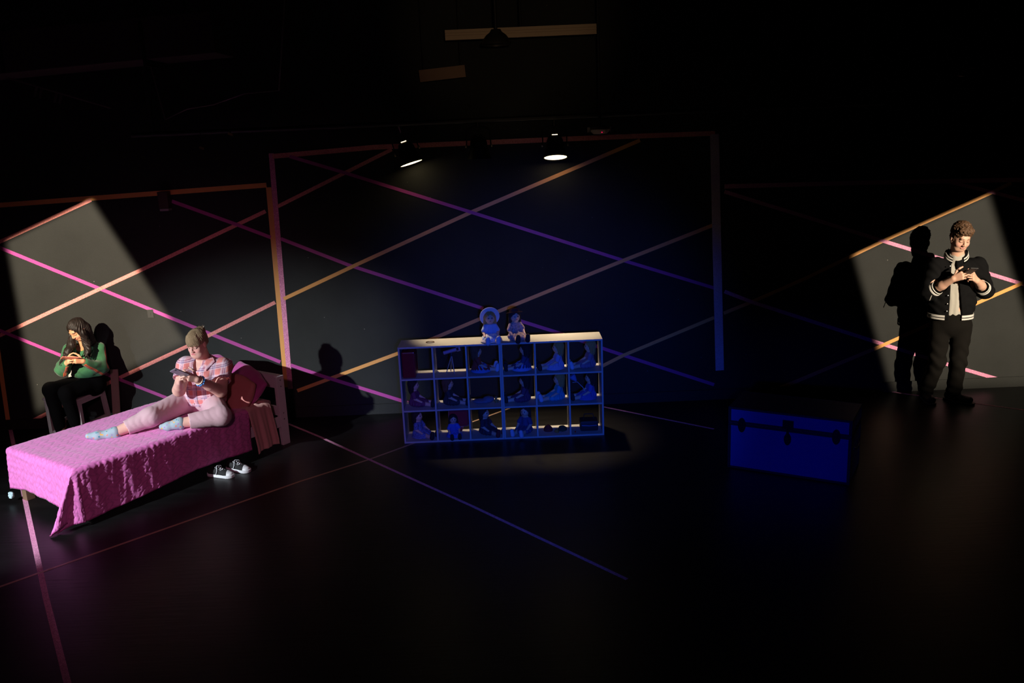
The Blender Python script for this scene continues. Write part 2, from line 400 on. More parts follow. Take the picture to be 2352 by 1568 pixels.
for k, (c, w, pts, lab) in enumerate(TAPES):
    tape_strip('wall_tape', [W(x, y, WALL - .0001) for x, y in pts], w, T[c], (0, -1, 0), lab, k)
FT = [('fpink', .036, [(21, 972), (57, 1145), (105, 1370), (158, 1580)], 'pink floor tape running from under the foot of the bed to the front'),
      ('forange', .024, [(-40, 1362), (0, 1347), (690, 1105), (848, 1055), (1185, 932)], 'thin tan floor tape running in front of the bed towards the shelf'),
      ('fpink', .026, [(662, 973), (735, 1003), (848, 1055), (1080, 1160), (1440, 1330)], 'thin pinkish floor tape running from the headboard across the middle'),
      ('fpink', .022, [(2040, 898), (2085, 905), (2400, 948)], 'thin pink floor tape under the feet of the standing man'),
      ('fpink', .022, [(1385, 934), (1640, 985)], 'faint floor tape between shelf and trunk')]
for k, (c, w, pts, lab) in enumerate(FT):
    tape_strip('floor_tape', [FL(x, y, .0001) for x, y in pts], w, T[c], (0, 0, 1), lab, k)

# small box fixed high on the left wall, cover plates
e = empty('wall_speaker', W(383, 460, WALL), 'small dark box with a pale lower lip fixed high on the left wall', 'wall box')
MB().box((0, -.05, .01), (.095, .10, .16), bev=.006).build('cabinet', mat('brown_plastic', (.06, .035, .03), .5), e)
MB().box((0, -.052, -.085), (.085, .09, .022), bev=.003).build('lower_lip', mat('pale_plastic', (.35, .3, .33), .5), e)
c = W(346, 720, WALL)
pl = MB(); pl.box((0, -.003, 0), (.062, .006, .085), bev=.002); pl.box((0, -.006, .0), (.004, .006, .02))
tag(pl.build('cover_plate', mat('plate_paint', (.022, .022, .02), .5), None, loc=Vector(c)), 'small black painted cover plate on the left wall in the light', 'cover plate')

# ================================================================== cube shelf
SX0, SY0, SD, SH, SW = -1.045, 7.70, .29, .925, .935
def shelf_unit(x0, label):
    e = empty('cube_shelf', (x0 + SW / 2, SY0 + SD / 2, 0), label, 'shelf', 'cube shelf units standing side by side')
    t = .016; m = LAMI; X = SW / 2; cw = (SW - 4 * t) / 3; ch = (SH - 4 * t) / 3
    MB().box((0, 0, SH - t / 2), (SW - .001, SD, t), bev=.0015).build('top_panel', m, e)
    MB().box((0, 0, t / 2), (SW - .001, SD, t), bev=.0015).build('bottom_panel', m, e)
    for s in (-1, 1): MB().box((s * (X - t / 2 - .0005), 0, SH / 2), (t, SD, SH - 2 * t), bev=.0015).build('side_panel', m, e)
    for i in (1, 2): MB().box((-X + t / 2 + i * (cw + t), 0, SH / 2), (t, SD - .002, SH - 2 * t), bev=.0015).build('divider', m, e)
    for j in (1, 2):
        for i in range(3): MB().box((-X + t + cw / 2 + i * (cw + t), 0, t / 2 + j * (ch + t)), (cw, SD - .004, t - .001), bev=.0015).build('shelf_board', m, e)
    return e
shelf_unit(SX0, 'white nine-cube shelf unit, left one of the joined pair')
shelf_unit(SX0 + SW, 'white nine-cube shelf unit, right one of the joined pair')
def cell(c, r):     # centre of the floor of a cube; c 0..5, r 0 top..2 bottom
    t = .016; cw = (SW - 4 * t) / 3; ch = (SH - 4 * t) / 3
    u, i = divmod(c, 3)
    return Vector((SX0 + u * SW + t + cw / 2 + i * (cw + t), SY0 + SD / 2, t + (2 - r) * (ch + t)))

# ------------------------------------------------------------------ dolls
SKIN_D = mat('doll_vinyl', (.80, .50, .36), .45, tint=True)
def build_doll(pose):
    h = .0045; out = {}
    lo, hi = (-.13, -.27, -.01), (.13, .10, .30) if pose == 'sit' else (.10, .30)
    if pose == 'sit': hd = A(0, 0, .222); neck = A(0, .0, .165); hip = A(0, 0, .04); kn = [A(-.035, -.10, .035), A(.035, -.10, .035)]; ft = [A(-.05, -.195, .024), A(.048, -.19, .024)]; td = A(0, -.012, .045)
    else: hd = A(0, 0, .425); neck = A(0, 0, .368); hip = A(0, 0, .22); kn = [A(-.025, -.005, .12), A(.025, -.005, .12)]; ft = [A(-.028, 0, .02), A(.028, 0, .02)]; td = A(0, -.045, -.006)
    zs = .30 if pose == 'sit' else .50
    def vol(hh=h): return Vol((-.14, -.27, -.012), (.14, .11, zs), hh)
    b = vol(); b.ell(hd, (.043, .047, .050)); b.ell(hd + A(0, -.012, -.018), (.036, .036, .033), k=.02); b.ell(hd + A(0, -.047, -.006), (.007, .009, .008), k=.008)
    b.cone(neck, hd - A(0, 0, .03), .018, .018, k=.01); b.cone(hip, neck - A(0, 0, .02), .038, .033, k=.02)
    sh = neck + A(0, 0, -.015)
    for s in (-1, 1):
        el = sh + A(s * .068, -.02, -.055); wr = sh + A(s * .062, -.07, -.085)
        b.chain([sh + A(s * .036, 0, 0), el, wr], [.017, .015, .012], k=.01); b.ell(wr + A(0, -.012, -.006), (.011, .016, .011), k=.006)
    for i in (0, 1): b.chain([hip + A((-.025, .025)[i], 0, 0), kn[i], ft[i]], [.027, .022, .018], k=.012)
    V, Q = b.mesh(); tint = np.tile(A(.80, .50, .36), (len(V), 1)); q = V - hd
    for s in (-1, 1): tint[(np.hypot(q[:, 0] - s * .016, q[:, 2] - .002) < .0062) & (q[:, 1] < -.02)] = (.03, .03, .05)
    tint[(np.hypot(q[:, 0] / 1.6, q[:, 2] + .024) < .0052) & (q[:, 1] < -.02)] = (.6, .10, .12)
    out['body'] = npmesh('body', V, Q, tint)
    d = vol(); d.cone(hip + A(0, 0, .01), neck - A(0, 0, .014), .045, .036, k=.0)
    for s in (-1, 1): d.chain([sh + A(s * .036, 0, 0), sh + A(s * .064, -.018, -.045)], [.026, .024], k=.012)
    if pose == 'sit':
        d.ell(A(0, -.045, .036), (.088, .10, .040), k=.03)
        d.cut((0, 0, .004), (0, 0, -1))
    else:
        d.cone(A(0, 0, .10), A(0, 0, .25), .085, .040, k=.03); d.cut((0, 0, .10), (0, 0, -1))
    d.cut(neck - A(0, 0, .003), (0, 0, 1)); d.ripple(.0035, lambda P: np.sin(np.arctan2(P[:, 0], -P[:, 1] - .0) * 17) * np.clip((neck[2] - .06 - P[:, 2]) * 25, 0, 1))
    out['dress'] = npmesh('dress', *d.mesh())
    hv = vol(); hv.ell(hd + A(0, .010, .010), (.052, .053, .052)); hv.ell(hd + A(0, .028, -.045), (.046, .026, .055), k=.02)
    for s in (-1, 1): hv.cone(hd + A(s * .042, .006, .0), hd + A(s * .050, .004, -.075), .017, .014, k=.01)
    hv.ell(hd + A(0, -.050, -.020), (.036, .040, .046), k=.008, mode='sub'); hv.ell(hd + A(0, 0, -.095), (.035, .035, .035), mode='sub')
    hv.ripple(.003, lambda P: np.sin(np.arctan2(P[:, 0], P[:, 1] + .02) * 26 + 30 * P[:, 2])); out['hair'] = npmesh('hair', *hv.mesh())
    sv = []
    for i in (0, 1):
        v = vol(); v.cone(ft[i], ft[i] + td, .024, .020); v.cut((0, 0, .0), (0, 0, -1)); sv.append(npmesh('shoe', *v.mesh()))
    out['shoes'] = sv; out['head'] = hd
    return out
DOLL = {'sit': build_doll('sit'), 'stand': build_doll('stand')}
def flat(name, c, **k): return mat(name, c, k.pop('rough', .8), **k)
def doll(pose, loc, rz, label, dress, hair, shoes, hat=None, sc=1., apron=None, group='dolls kept in the cube shelf', tilt=0.):
    P = DOLL[pose]; e = empty('doll', loc, label, 'doll', group, rz); e.scale = (sc,) * 3
    if tilt: e.rotation_euler = (tilt, 0, rz)
    link('body', P['body'], SKIN_D, e)
    for n, m in (('dress', dress), ('hair', hair)):
        me = P[n].copy(); me.materials.clear(); link(n, me, m, e)
    for q in P['shoes']: me = q.copy(); me.materials.clear(); link('shoe', me, shoes, e)
    hd = P['head']
    if hat == 'bonnet':
        MB().lathe([(.062, .0), (.092, -.012), (.094, -.008), (.066, .008), (.05, .03), (.02, .045), (.003, .048)], hd + A(0, .012, .012), Matrix.Rotation(math.radians(-78), 3, 'X'), 28).build('bonnet', flat('doll_white_cloth', (.75, .75, .8)), e, True)
    if hat == 'brim':
        MB().lathe([(.078, .0), (.080, .004), (.05, .010), (.044, .035), (.02, .045), (.003, .046)], hd + A(0, .008, .030), Matrix.Rotation(math.radians(-12), 3, 'X'), 28).build('hat', flat('doll_brown_felt', (.10, .03, .02)), e, True)
    if apron:
        MB().lathe([(.045, .085), (.070, .062), (.098, .030), (.104, .012)], (0, -.04, 0) if pose == 'sit' else (0, 0, .1), None, 32, False, False).build('apron', apron, e, True)
    return e
C_ = lambda n, c, **k: flat(n, c, **k)
BLOND = C_('doll_blond_hair', (.55, .30, .08)); BRUN = C_('doll_dark_hair', (.035, .018, .012)); AUB = C_('doll_auburn_hair', (.22, .07, .03))
SHB = C_('doll_black_shoe', (.02, .02, .02)); SHW = C_('doll_white_shoe', (.6, .65, .8)); PI = math.pi
top = SH
doll('sit', (-.195, SY0 + .10 + .02, top), math.radians(8), 'doll with round white bonnet and pale blue dress sitting on top of the shelf', C_('doll_pale_blue', (.42, .55, .80)), BLOND, SHW, 'bonnet', .98, C_('doll_white_cloth2', (.8, .72, .66)), 'dolls sitting on top of the shelf')
doll('sit', (.035, SY0 + .12 + .02, top), math.radians(20), 'doll with brown hat and beige floral dress sitting on top of the shelf', C_('doll_beige_print', (.52, .36, .33), noise=.5, nscale=60), BRUN, SHB, 'brim', .98, None, 'dolls sitting on top of the shelf')
def cd_(c, r, dx=0, dy=0): p = cell(c, r); return (p.x + dx, p.y + dy, p.z + .001)
F = .93
doll('sit', cd_(2, 0, -.065), PI / 2 + .15, 'doll in red and blue jacket sitting sideways, third cube of the top row', C_('doll_red_blue', (.42, .05, .03)), AUB, SHW, None, F, C_('doll_blue_cloth', (.16, .28, .6)))
doll('sit', cd_(3, 0, .065), -PI / 2 - .1, 'dark doll with pale blue collar cloth, fourth cube of the top row', C_('doll_dark_navy', (.05, .07, .16)), BRUN, SHB, None, F, C_('doll_pale_blue3', (.3, .4, .75)))
doll('sit', cd_(4, 0, .065), -PI / 2 + .1, 'blond doll in pale lavender gown sitting, fifth cube of the top row', C_('doll_lavender', (.50, .45, .70)), BLOND, SHB, None, F, C_('doll_lavender2', (.50, .45, .70)))
doll('sit', cd_(5, 0, .055), -PI / 2 + .1, 'long haired doll in dusky pink dress, last cube of the top row', C_('doll_dusky_pink', (.34, .20, .30)), BLOND, SHW, None, F)
doll('sit', cd_(0, 1, -.055), PI / 2 - .15, 'dark haired doll in plum dress, first cube of the middle row', C_('doll_plum', (.20, .05, .12)), BRUN, SHB, None, F)
doll('sit', cd_(1, 1, -.04), PI / 2 - .1, 'doll in black dress, second cube of the middle row', C_('doll_black_cloth', (.05, .045, .05)), AUB, SHB, None, F)
doll('sit', cd_(3, 1, .05), -PI / 2, 'dark haired doll in plum skirt, fourth cube of the middle row', C_('doll_plum2', (.18, .06, .12)), BRUN, SHB, None, F)
doll('sit', cd_(4, 1, .065), -PI / 2 + .1, 'blond doll in turquoise dress, fifth cube of the middle row', C_('doll_turquoise', (.03, .38, .55)), BLOND, SHW, None, F)
doll('sit', cd_(5, 1, .055), -PI / 2 + .1, 'doll in wide royal blue dress, last cube of the middle row', C_('doll_royal', (.10, .14, .5)), BRUN, SHB, None, F, C_('doll_royal2', (.10, .14, .5)))
doll('sit', cd_(0, 2, -.04), PI / 2 - .5, 'doll in blue checked dress, first cube of the bottom row', C_('doll_check', (.16, .20, .42), noise=.5, nscale=90), BRUN, SHB, None, F, C_('doll_check2', (.16, .20, .42), noise=.5, nscale=90))
doll('sit', cd_(1, 2, -.01, -.02), .2, 'doll in full royal blue skirt, second cube of the bottom row', C_('doll_blue_skirt', (.08, .16, .6)), BRUN, SHB, None, F * .8, C_('doll_blue_skirt2', (.08, .16, .6)))
doll('sit', cd_(2, 2, -.02), PI / 2 - .6, 'doll in dark coat with pale collar, third cube of the bottom row', C_('doll_dark_coat', (.06, .04, .06)), BRUN, C_('doll_red_shoe', (.3, .03, .03)), None, F)
doll('sit', cd_(3, 2, .045), -.5, 'doll in dark blue coat with pale blue shoes, fourth cube of the bottom row', C_('doll_blue_coat', (.06, .08, .2)), BRUN, SHW, None, F)
# things lying between the dolls
p = cd_(2, 1); v = Vol(A(*p) + A(-.13, -.10, -.004), A(*p) + A(.13, .13, .10), .005)
v.ell(A(*p) + A(-.04, 0, .02), (.09, .05, .02)); v.ell(A(*p) + A(.03, .01, .032), (.05, .045, .030), k=.02); v.ripple(.004, lambda P: wob(P, 90, 3)); v.cut(A(*p), (0, 0, -1))
tag(link('folded_cloth', npmesh('folded_cloth', *v.mesh()), C_('grey_violet_cloth', (.22, .18, .26))), 'heap of grey violet doll clothes in the middle left cube', 'cloth')
e = empty('teddy_bear', cd_(2, 1, .098, .0), 'tiny tan teddy bear in the middle left cube', 'toy bear', rz=.3); TB = C_('tan_plush', (.42, .22, .07))
MB().lathe([(.002, 0), (.014, .004), (.018, .016), (.013, .03), (.003, .034)], seg=14).build('body', TB, e, True)
hd = MB(); hd.lathe([(.002, -.013), (.010, -.009), (.013, 0), (.010, .009), (.002, .013)], (0, 0, .043), seg=14)
for s in (-1, 1): hd.lathe([(.001, -.005), (.005, 0), (.001, .005)], (s * .010, 0, .055), seg=8)
hd.build('head', TB, e, True)
for s in (-1, 1): MB().tube([(s * .015, 0, .024), (s * .024, -.008, .016)], [.006, .005], 8).build('arm', TB, e, True); MB().tube([(s * .010, -.006, .006), (s * .016, -.024, .006)], [.0068, .006], 8).build('leg', TB, e, True)
p = A(*cd_(1, 2, .05, .045)); v = Vol(p + A(-.12, -.08, -.002), p + A(.11, .08, .26), .005)
v.rbox(p + A(-.01, .01, .15), (.10, .03, .085), frame((0, 1, -.25), (0, 0, 1)), .03); v.cone(p + A(.0, .03, .02), p + A(0, .03, .12), .02, .04, k=.02); v.ripple(.004, lambda P: wob(P, 55, 5)); v.cut(p + A(.094, 0, 0), (1, 0, 0)); v.cut(p, (0, 0, -1))
tag(link('cushion', npmesh('cushion', *v.mesh()), C_('red_velvet', (.5, .015, .02), sheen=.5)), 'small red cushion propped in the bottom row behind a blue doll', 'cushion')
# red case, telescope, hats, bag
p = cd_(0, 0, -.075, -.01); e = empty('red_case', p, 'dark red upright case in the top left cube', 'case')
RC = mat('red_leather', (.20, .012, .018), .3); MB().box((0, 0, .125), (.12, .22, .245), bev=.012).build('body', RC, e)
MB().box((.062, 0, .125), (.006, .17, .19), bev=.003).build('raised_panel', RC, e); MB().tube([(-.02, -.05, .246), (-.02, -.03, .262), (-.02, .03, .262), (-.02, .05, .246)], .005).build('handle', BLKP, e)
p = cd_(1, 0, .01, 0); e = empty('telescope', p, 'small pink toy telescope on a grey tripod in the shelf', 'telescope')
PKP = mat('pink_plastic', (.50, .26, .40), .4); D = Vector((1, .1, .22)).normalized()
MB().tube([Vector((0, 0, .215)) - D * .075, Vector((0, 0, .215)) + D * .05, Vector((0, 0, .215)) + D * .052, Vector((0, 0, .215)) + D * .085], [.017, .017, .023, .023], 16).build('tube', PKP, e, True)
MB().tube([Vector((.05, -.02, .232)), Vector((.07, -.02, .236))], .012, 12).build('eyepiece', BLKP, e, True)
MB().lathe([(.014, .165), (.018, .178), (.012, .198)], seg=12).build('mount', BLKP, e, True)
for a in (-1.2, 1.9, .4 + PI): MB().tube([(0, 0, .172), (.062 * math.cos(a), .062 * math.sin(a), .004)], [.0055, .004], 8).build('leg', mat('grey_metal', (.3, .3, .34), .35, metal=.7), e, True)
def cloth_heap(name, p, r, m, label, cat, sd):
    p = A(*p); v = Vol(p - A(r[0] + .02, r[1] + .02, .004), p + A(r[0] + .02, r[1] + .02, r[2] + .02), .004); v.ell(p, r); v.ell(p + A(0, 0, r[2] * .5), (r[0] * .5, r[1] * .6, r[2] * .5), k=.01); v.ripple(.004 if name != 'hanging_cloth' else .011, lambda P: wob(P, 120, sd)); v.cut(p - A(0, 0, 0 if name != 'hanging_cloth' else .037), (0, 0, -1))
    return tag(link(name, npmesh(name, *v.mesh()), m), label, cat)
cloth_heap('toy_hat', cd_(4, 2, -.05, .0), (.045, .045, .055), C_('dark_red_felt', (.25, .02, .02)), 'small dark red felt hat on the shelf bottom, second cube from the right', 'hat', 1)
cloth_heap('toy_purse', cd_(4, 2, .03, -.06), (.022, .018, .032), C_('ochre_cloth', (.4, .2, .04)), 'tiny ochre purse beside a dark red felt hat', 'purse', 2)
cloth_heap('toy_hat', cd_(4, 2, .085, .0), (.045, .05, .045), C_('dark_green_felt', (.04, .07, .03)), 'small dark green felt hat on the shelf bottom, second cube from the right', 'hat', 3)
p = cd_(5, 2, .03, .0); e = empty('hand_bag', p, 'black bag with a pale blue seam in the bottom right cube', 'bag')
MB().box((0, 0, .05), (.17, .14, .10), bev=.02).build('body', BLKP, e, True); MB().tube([(-.07, -.0725, .06), (.0, -.0735, .055), (.07, -.0725, .058)], .003).build('seam', C_('pale_blue_seam', (.2, .3, .6)), e); MB().tube([(-.05, 0, .10), (-.04, 0, .15), (.04, 0, .15), (.05, 0, .10)], .005).build('handle', BLKP, e, True)
p = cd_(5, 2, -.105, -.09); tag(MB().lathe([(.001, 0), (.006, .003), (.007, .012), (.001, .018)], (p[0], p[1], p[2]), seg=10).build('red_light_bead', mat('red_gloss', (.7, .03, .02), .3)), 'tiny red bead in place of a small red light in the bottom right cube', 'toy')  # red bead put in place of a small red light
# parasol hanging over doll
p = A(*cd_(5, 1, -.06, -.03)); e = empty('doll_parasol', p, 'folded pale blue doll parasol leaning in the last middle cube', 'parasol')
MB().tube([(-.055, 0, .17), (-.01, 0, .175), (.04, 0, .12), (.075, 0, .05), (.08, .0, .003)], .003).build('handle', C_('pale_rod', (.45, .5, .65)), e)
MB().tube([(-.06, 0, .24), (-.045, 0, .215), (-.02, 0, .185)], [.030, .028, .008], 10).build('canopy', C_('pale_blue_canopy', (.16, .26, .6)), e, True)
# ring on the shelf top
c = FL(988, 786, SH); tag(MB().tube([(c[0] + .038 * math.cos(a), c[1] + .03 * math.sin(a), SH + .0035) for a in np.linspace(0, 2 * PI, 25)[:-1]], .0035, 6, closed=True).build('bracelet', mat('dull_brass', (.3, .2, .1), .4, metal=.6)), 'thin ring lying on the left half of the shelf top', 'bracelet')

# ================================================================== trunk
A0, B0 = FL(1672, 1072), FL(1950, 1114); dx = B0 - A0; tw = np.linalg.norm(dx[:2]); ang = math.atan2(dx[1], dx[0]); TD, TH = .46, .52
e = empty('storage_trunk', (A0 + B0) / 2, 'blue storage trunk with black lid, trim and latches standing on the floor', 'trunk', rz=ang)
TBL = mat('blue_vinyl', (.10, .16, .52), .5, bump=.2, bscale=250); TBK = mat('black_vinyl', (.030, .030, .036), .5, bump=.3, bscale=200)
MB().box((0, TD / 2, .195), (tw, TD, .39), bev=.004).build('body', TBL, e)
lid = MB().box((0, TD / 2, .46), (tw, TD, .12), bev=.004).build('lid', TBL, e)
MB().box((0, TD / 2, .5235), (tw - .004, TD - .004, .010), bev=.003).build('lid_top', TBK, lid)
def trim(parent, z0, z1, nm):
    m = MB(); g = .022
    for z in (z0, z1):
        m.box((0, -.001, z), (tw + .006, .006, g * .8)); m.box((0, TD + .001, z), (tw + .006, .006, g * .8))
        for s in (-1, 1): m.box((s * tw / 2, TD / 2, z), (.006, TD + .006, g * .8))
    for s in (-1, 1):
        for y in (0, TD): m.box((s * (tw / 2 - .008), y, (z0 + z1) / 2), (.024, .008, z1 - z0), bev=.002)
    return m.build(nm, TBK, parent)
trim(e, .010, .382, 'edge_trim'); trim(lid, .405, .520, 'edge_trim')
for x in (-.385 * tw, .385 * tw):
    la = MB(); la.poly([(x + .032 * math.cos(a), -.004, .385 + .062 * math.sin(a)) for a in np.linspace(0, 2 * PI, 17)[:-1]], (0, -.008, 0)); la.box((x, -.014, .40), (.022, .012, .05), bev=.003); la.build('latch', mat('dark_latch', (.03, .03, .035), .4, metal=.5), e)
hs = MB(); hs.box((0, -.006, .435), (.085, .010, .075), bev=.003); hs.build('hasp_plate', mat('dark_latch', (0, 0, 0)), lid)
hs = MB(); hs.poly([(.028 * math.cos(a), -.004, .315 + .05 * math.sin(a)) for a in np.linspace(0, 2 * PI, 13)[:-1]], (0, -.012, 0)); hs.box((0, -.014, .372), (.02, .01, .05), bev=.003); hs.build('hasp', mat('dark_latch', (0, 0, 0)), e)
MB().tube([(tw / 2 + .004, .13, .26), (tw / 2 + .02, .17, .25), (tw / 2 + .02, .29, .25), (tw / 2 + .004, .33, .26)], .010).build('side_handle', TBK, e, True)
for sx in (-1, 1):
    for y in (.03, TD - .03): MB().lathe([(.014, 0), (.014, .008)], (sx * (tw / 2 - .03), y, -.004), seg=12).build('foot', BLKP, e)

# ================================================================== bed
BO = A(-3.33, 6.18, 0); BU = A(.572, .82, 0); BV = A(-.82, .572, 0); BANG = math.atan2(.82, .572); BL, BWD, MT = 1.97, .95, .45
def BW(u, v, z): return BO + BU * u + BV * v + A(0, 0, z)
bed = empty('bed_frame', BO, 'white wooden single bed frame with slatted headboard under the pink quilt', 'bed', rz=BANG)
# local x runs to the headboard, local y to the wall side
for v in (.0, BWD - .04):
    m = MB(); m.box((BL + .045, v + .02, .335), (.085, .042, .67), bev=.004)
    m.build('headboard_post', WHITEW, bed)
    MB().box((.06 if v else .12, v + .02 if v else .09, .14), (.07, .07, .28), bev=.004).build('leg', WHITEW if v == 0 else mat('bare_wood', (.22, .13, .08), .5), bed)
m = MB(); m.box((BL + .045, BWD / 2, .605), (.022, BWD - .08, .12), bev=.006); m.box((BL + .045, BWD / 2, .672), (.05, BWD - .02, .012), bev=.004); m.build('top_rail', WHITEW, bed)
MB().box((BL + .045, BWD / 2, .32), (.022, BWD - .08, .09), bev=.005).build('lower_rail', WHITEW, bed)
for v in (.0, BWD - .025): MB().box((BL / 2 + .0, v + .0125, .235), (BL, .025, .10), bev=.004).build('side_rail', WHITEW, bed)
MB().box((.02, BWD / 2, .235), (.025, BWD - .06, .10), bev=.004).build('foot_rail', WHITEW, bed)
for k in range(6): MB().box((.2 + k * .31, BWD / 2, .262), (.07, BWD - .06, .016)).build('slat', WHITEW, bed)
for z in (.63, .57, .31, .25): MB().lathe([(.001, .003), (.006, .002), (.007, 0)], (BL + .045, -.0015, z), Matrix.Rotation(math.radians(90), 3, 'X'), 10).build('bolt', STEEL, bed)
# mattress in its salmon fitted sheet
SALM = mat('salmon_sheet', (.62, .33, .28), .75, bump=.25, bscale=30, sheen=.2)
Fb = np.array([BU, BV, A(0, 0, 1)])
def bvol(u0, u1, v0, v1, z0, z1, h=.008):
    c = [BW(u, v, 0) for u in (u0, u1) for v in (v0, v1)]; c = np.array(c)
    return Vol((c[:, 0].min(), c[:, 1].min(), z0), (c[:, 0].max(), c[:, 1].max(), z1), h)
def BLOC(P): q = P - BO; return q @ BU, q @ BV, P[:, 2]
v = bvol(-.05, BL + .06, -.06, BWD + .06, .24, .50, .009); v.rbox(BW(BL / 2 - .005, BWD / 2, .365), (BL / 2 - .012, BWD / 2 - .01, .085), Fb, .04)
def mr_(P): u, w, z = BLOC(P); return np.sin(w * 9 + z * 90 + 3 * np.sin(u * 14)) * .6 + wob(P, 24, 8) * .5
v.ripple(.0045, mr_); tag(link('mattress', npmesh('mattress', *v.mesh()), SALM), 'mattress in a salmon fitted sheet on the white bed frame', 'mattress')
# quilt
QM = mat('orchid_quilt_cloth', (.80, .19, .55), .72, bump=.25, bscale=140, sheen=.3, tint=True)
def zig(t): return 2 * np.abs(t - np.floor(t) - .5)
def quilt():
    st = .0065; p = np.arange(-.36, 1.60 + 1e-6, st); q = np.arange(-.43, BWD + .28, st); Pm, Qm = np.meshgrid(p, q, indexing='ij')
    topz = MT + .022; R = .035
    # wavy foot hem and near hem
    fo = np.clip(-Pm, 0, None); ne = np.clip(-Qm, 0, None); fa = np.clip(Qm - BWD, 0, None)
    near = .395 + .02 * np.sin(Pm * 4 + .6) + .045 * np.exp(-np.clip(Pm, 0, 9) / .25); foot = .395 + .03 * np.sin(Qm * 5 + 2.0) - .05 * (Qm / BWD)
    fo = fo * (foot / .36); ne = ne * (near / .43)
    def bend(d):      # arc length d past the edge -> outward, drop
        th = np.clip(d / R, 0, math.pi / 2); return R * np.sin(th), R * (1 - np.cos(th)) + np.clip(d - R * math.pi / 2, 0, None)
    o1, d1 = bend(fo); o2, d2 = bend(ne); o3, d3 = bend(fa)
    cor = (fo > 0) & (ne > 0); dd = (fo ** 3 + ne ** 3) ** (1 / 3); oo, dc = bend(dd); th = np.arctan2(fo, ne)
    cor2 = (fo > 0) & (fa > 0); dd2 = np.maximum(fo, fa); oo2, dc2 = bend(dd2); th2 = np.arctan2(fo, fa)
    U = np.where(Pm < 0, 0, Pm) - o1; Vv = np.clip(Qm, 0, BWD) - o2 + o3; Z = topz - np.maximum(np.maximum(d1, d2), d3)
    flare = 1 + dc * .9
    U = np.where(cor, -oo * np.sin(th) - dc * (.08 + .50 * np.sin(2 * th)) * np.sin(th), U); Vv = np.where(cor, -oo * np.cos(th) + dc * .10 * np.sin(2 * th) * 1.0, Vv); Z = np.where(cor, topz - dc, Z)
    U = np.where(cor2, -oo2 * np.sin(th2) - .06 * dc2, U); Vv = np.where(cor2, BWD + oo2 * np.cos(th2), Vv); Z = np.where(cor2, topz - dc2, Z)
    # cloth belly on the near side, long soft folds
    h2 = np.clip(d2 / .3, 0, 1) * (~cor); Vv = Vv - .030 * np.sin(np.clip(Pm, 0, 1.6) / 1.6 * math.pi) * (Qm < .3) * np.clip(1 - (Qm / .3), 0, 1)
    Vv = Vv - h2 * (.006 * np.sin(Pm * 13 + 2 * np.sin(Pm * 5)) + .003 * np.sin(Pm * 41 + Qm * 12) - .008)
    h1 = np.clip(d1 / .3, 0, 1) * (~cor) * (~cor2); U = U - h1 * (.008 * np.sin(Qm * 13 + 1) + .003 * np.sin(Qm * 40) + .015)
    hc = np.clip(dc / .4, 0, 1) * cor; U = U - hc * .006 * np.sin(th * 9 + .5); Vv = Vv - hc * .016 * np.sin(th * 7)
    # stitched basket relief
    a = Pm / .080 + .55 * zig(Qm / .085); b = Qm / .052 + .75 * zig(Pm / .16 + .25)
    line = np.minimum(zig(a + .5), zig(b + .5 + .5 * (np.floor(a) % 2))); puff = np.sqrt(np.clip(line * 3.2, 0, 1))
    sm = .0040 * puff
    side = (ne > .02) | (fo > .02)
    wr = wob(np.stack([Pm * 1.0, Qm * 1.0, 0 * Pm], -1).reshape(-1, 3), 38, 11).reshape(Pm.shape); wr2 = wob(np.stack([Pm * 1.6, Qm * .35, 0 * Pm], -1).reshape(-1, 3), 55, 12).reshape(Pm.shape)
    sm = sm + .0018 * wr + np.where(side, .0032 * wr2, 0)
    # gentle hollow where the sitter's legs rest
    Z = Z + np.where((fo == 0) & (ne == 0) & (fa == 0), .006 * np.sin(Pm * 7) * np.sin(Qm * 9), 0)
    X = BO[0] + BU[0] * U + BV[0] * Vv; Y = BO[1] + BU[1] * U + BV[1] * Vv
    G = np.stack([X, Y, Z], -1)
    du = np.gradient(G, axis=0); dv = np.gradient(G, axis=1); Nn = np.cross(du, dv); Nn /= np.linalg.norm(Nn, axis=-1, keepdims=True) + 1e-9
    cen = np.array([*BW(.8, .45, 0)[:2], .2]); sgn = np.sign(((G - cen) * Nn).sum(-1, keepdims=True)); Nn = Nn * np.where(sgn == 0, 1, sgn)
    G = G + Nn * sm[..., None]
    # the corner tip lies on the floor
    low = G[..., 2] < .012; ex = np.where(low, .012 - G[..., 2], 0); G[..., 0] -= ex * BU[0] * .3; G[..., 1] -= ex * BU[1] * .3; G[..., 2] = np.where(low, .012 - ex * .02, G[..., 2])
    G[..., 2] = np.maximum(G[..., 2], .004)
    n0, n1 = Pm.shape; idx = np.arange(n0 * n1).reshape(n0, n1)
    Q = np.stack([idx[:-1, :-1], idx[1:, :-1], idx[1:, 1:], idx[:-1, 1:]], -1).reshape(-1, 4)
    t = np.tile(A(.80, .185, .55), (n0 * n1, 1)).reshape(n0, n1, 3)
    t *= (.66 + .34 * np.clip(line * 5, 0, 1))[..., None]       # darker tone along the stitch lines
    hem = np.zeros((n0, n1), bool); hem[:2] = hem[-2:] = True; hem[:, :2] = hem[:, -2:] = True; t[hem] = (.42, .035, .24)
    return npmesh('quilt', G.reshape(-1, 3), Q, t.reshape(-1, 3))
qo = tag(link('quilt', quilt(), QM), 'orchid pink stitched quilt draped over the bed, one corner touching the floor', 'quilt')
md = qo.modifiers.new('thick', 'SOLIDIFY'); md.thickness = .006; md.offset = -1
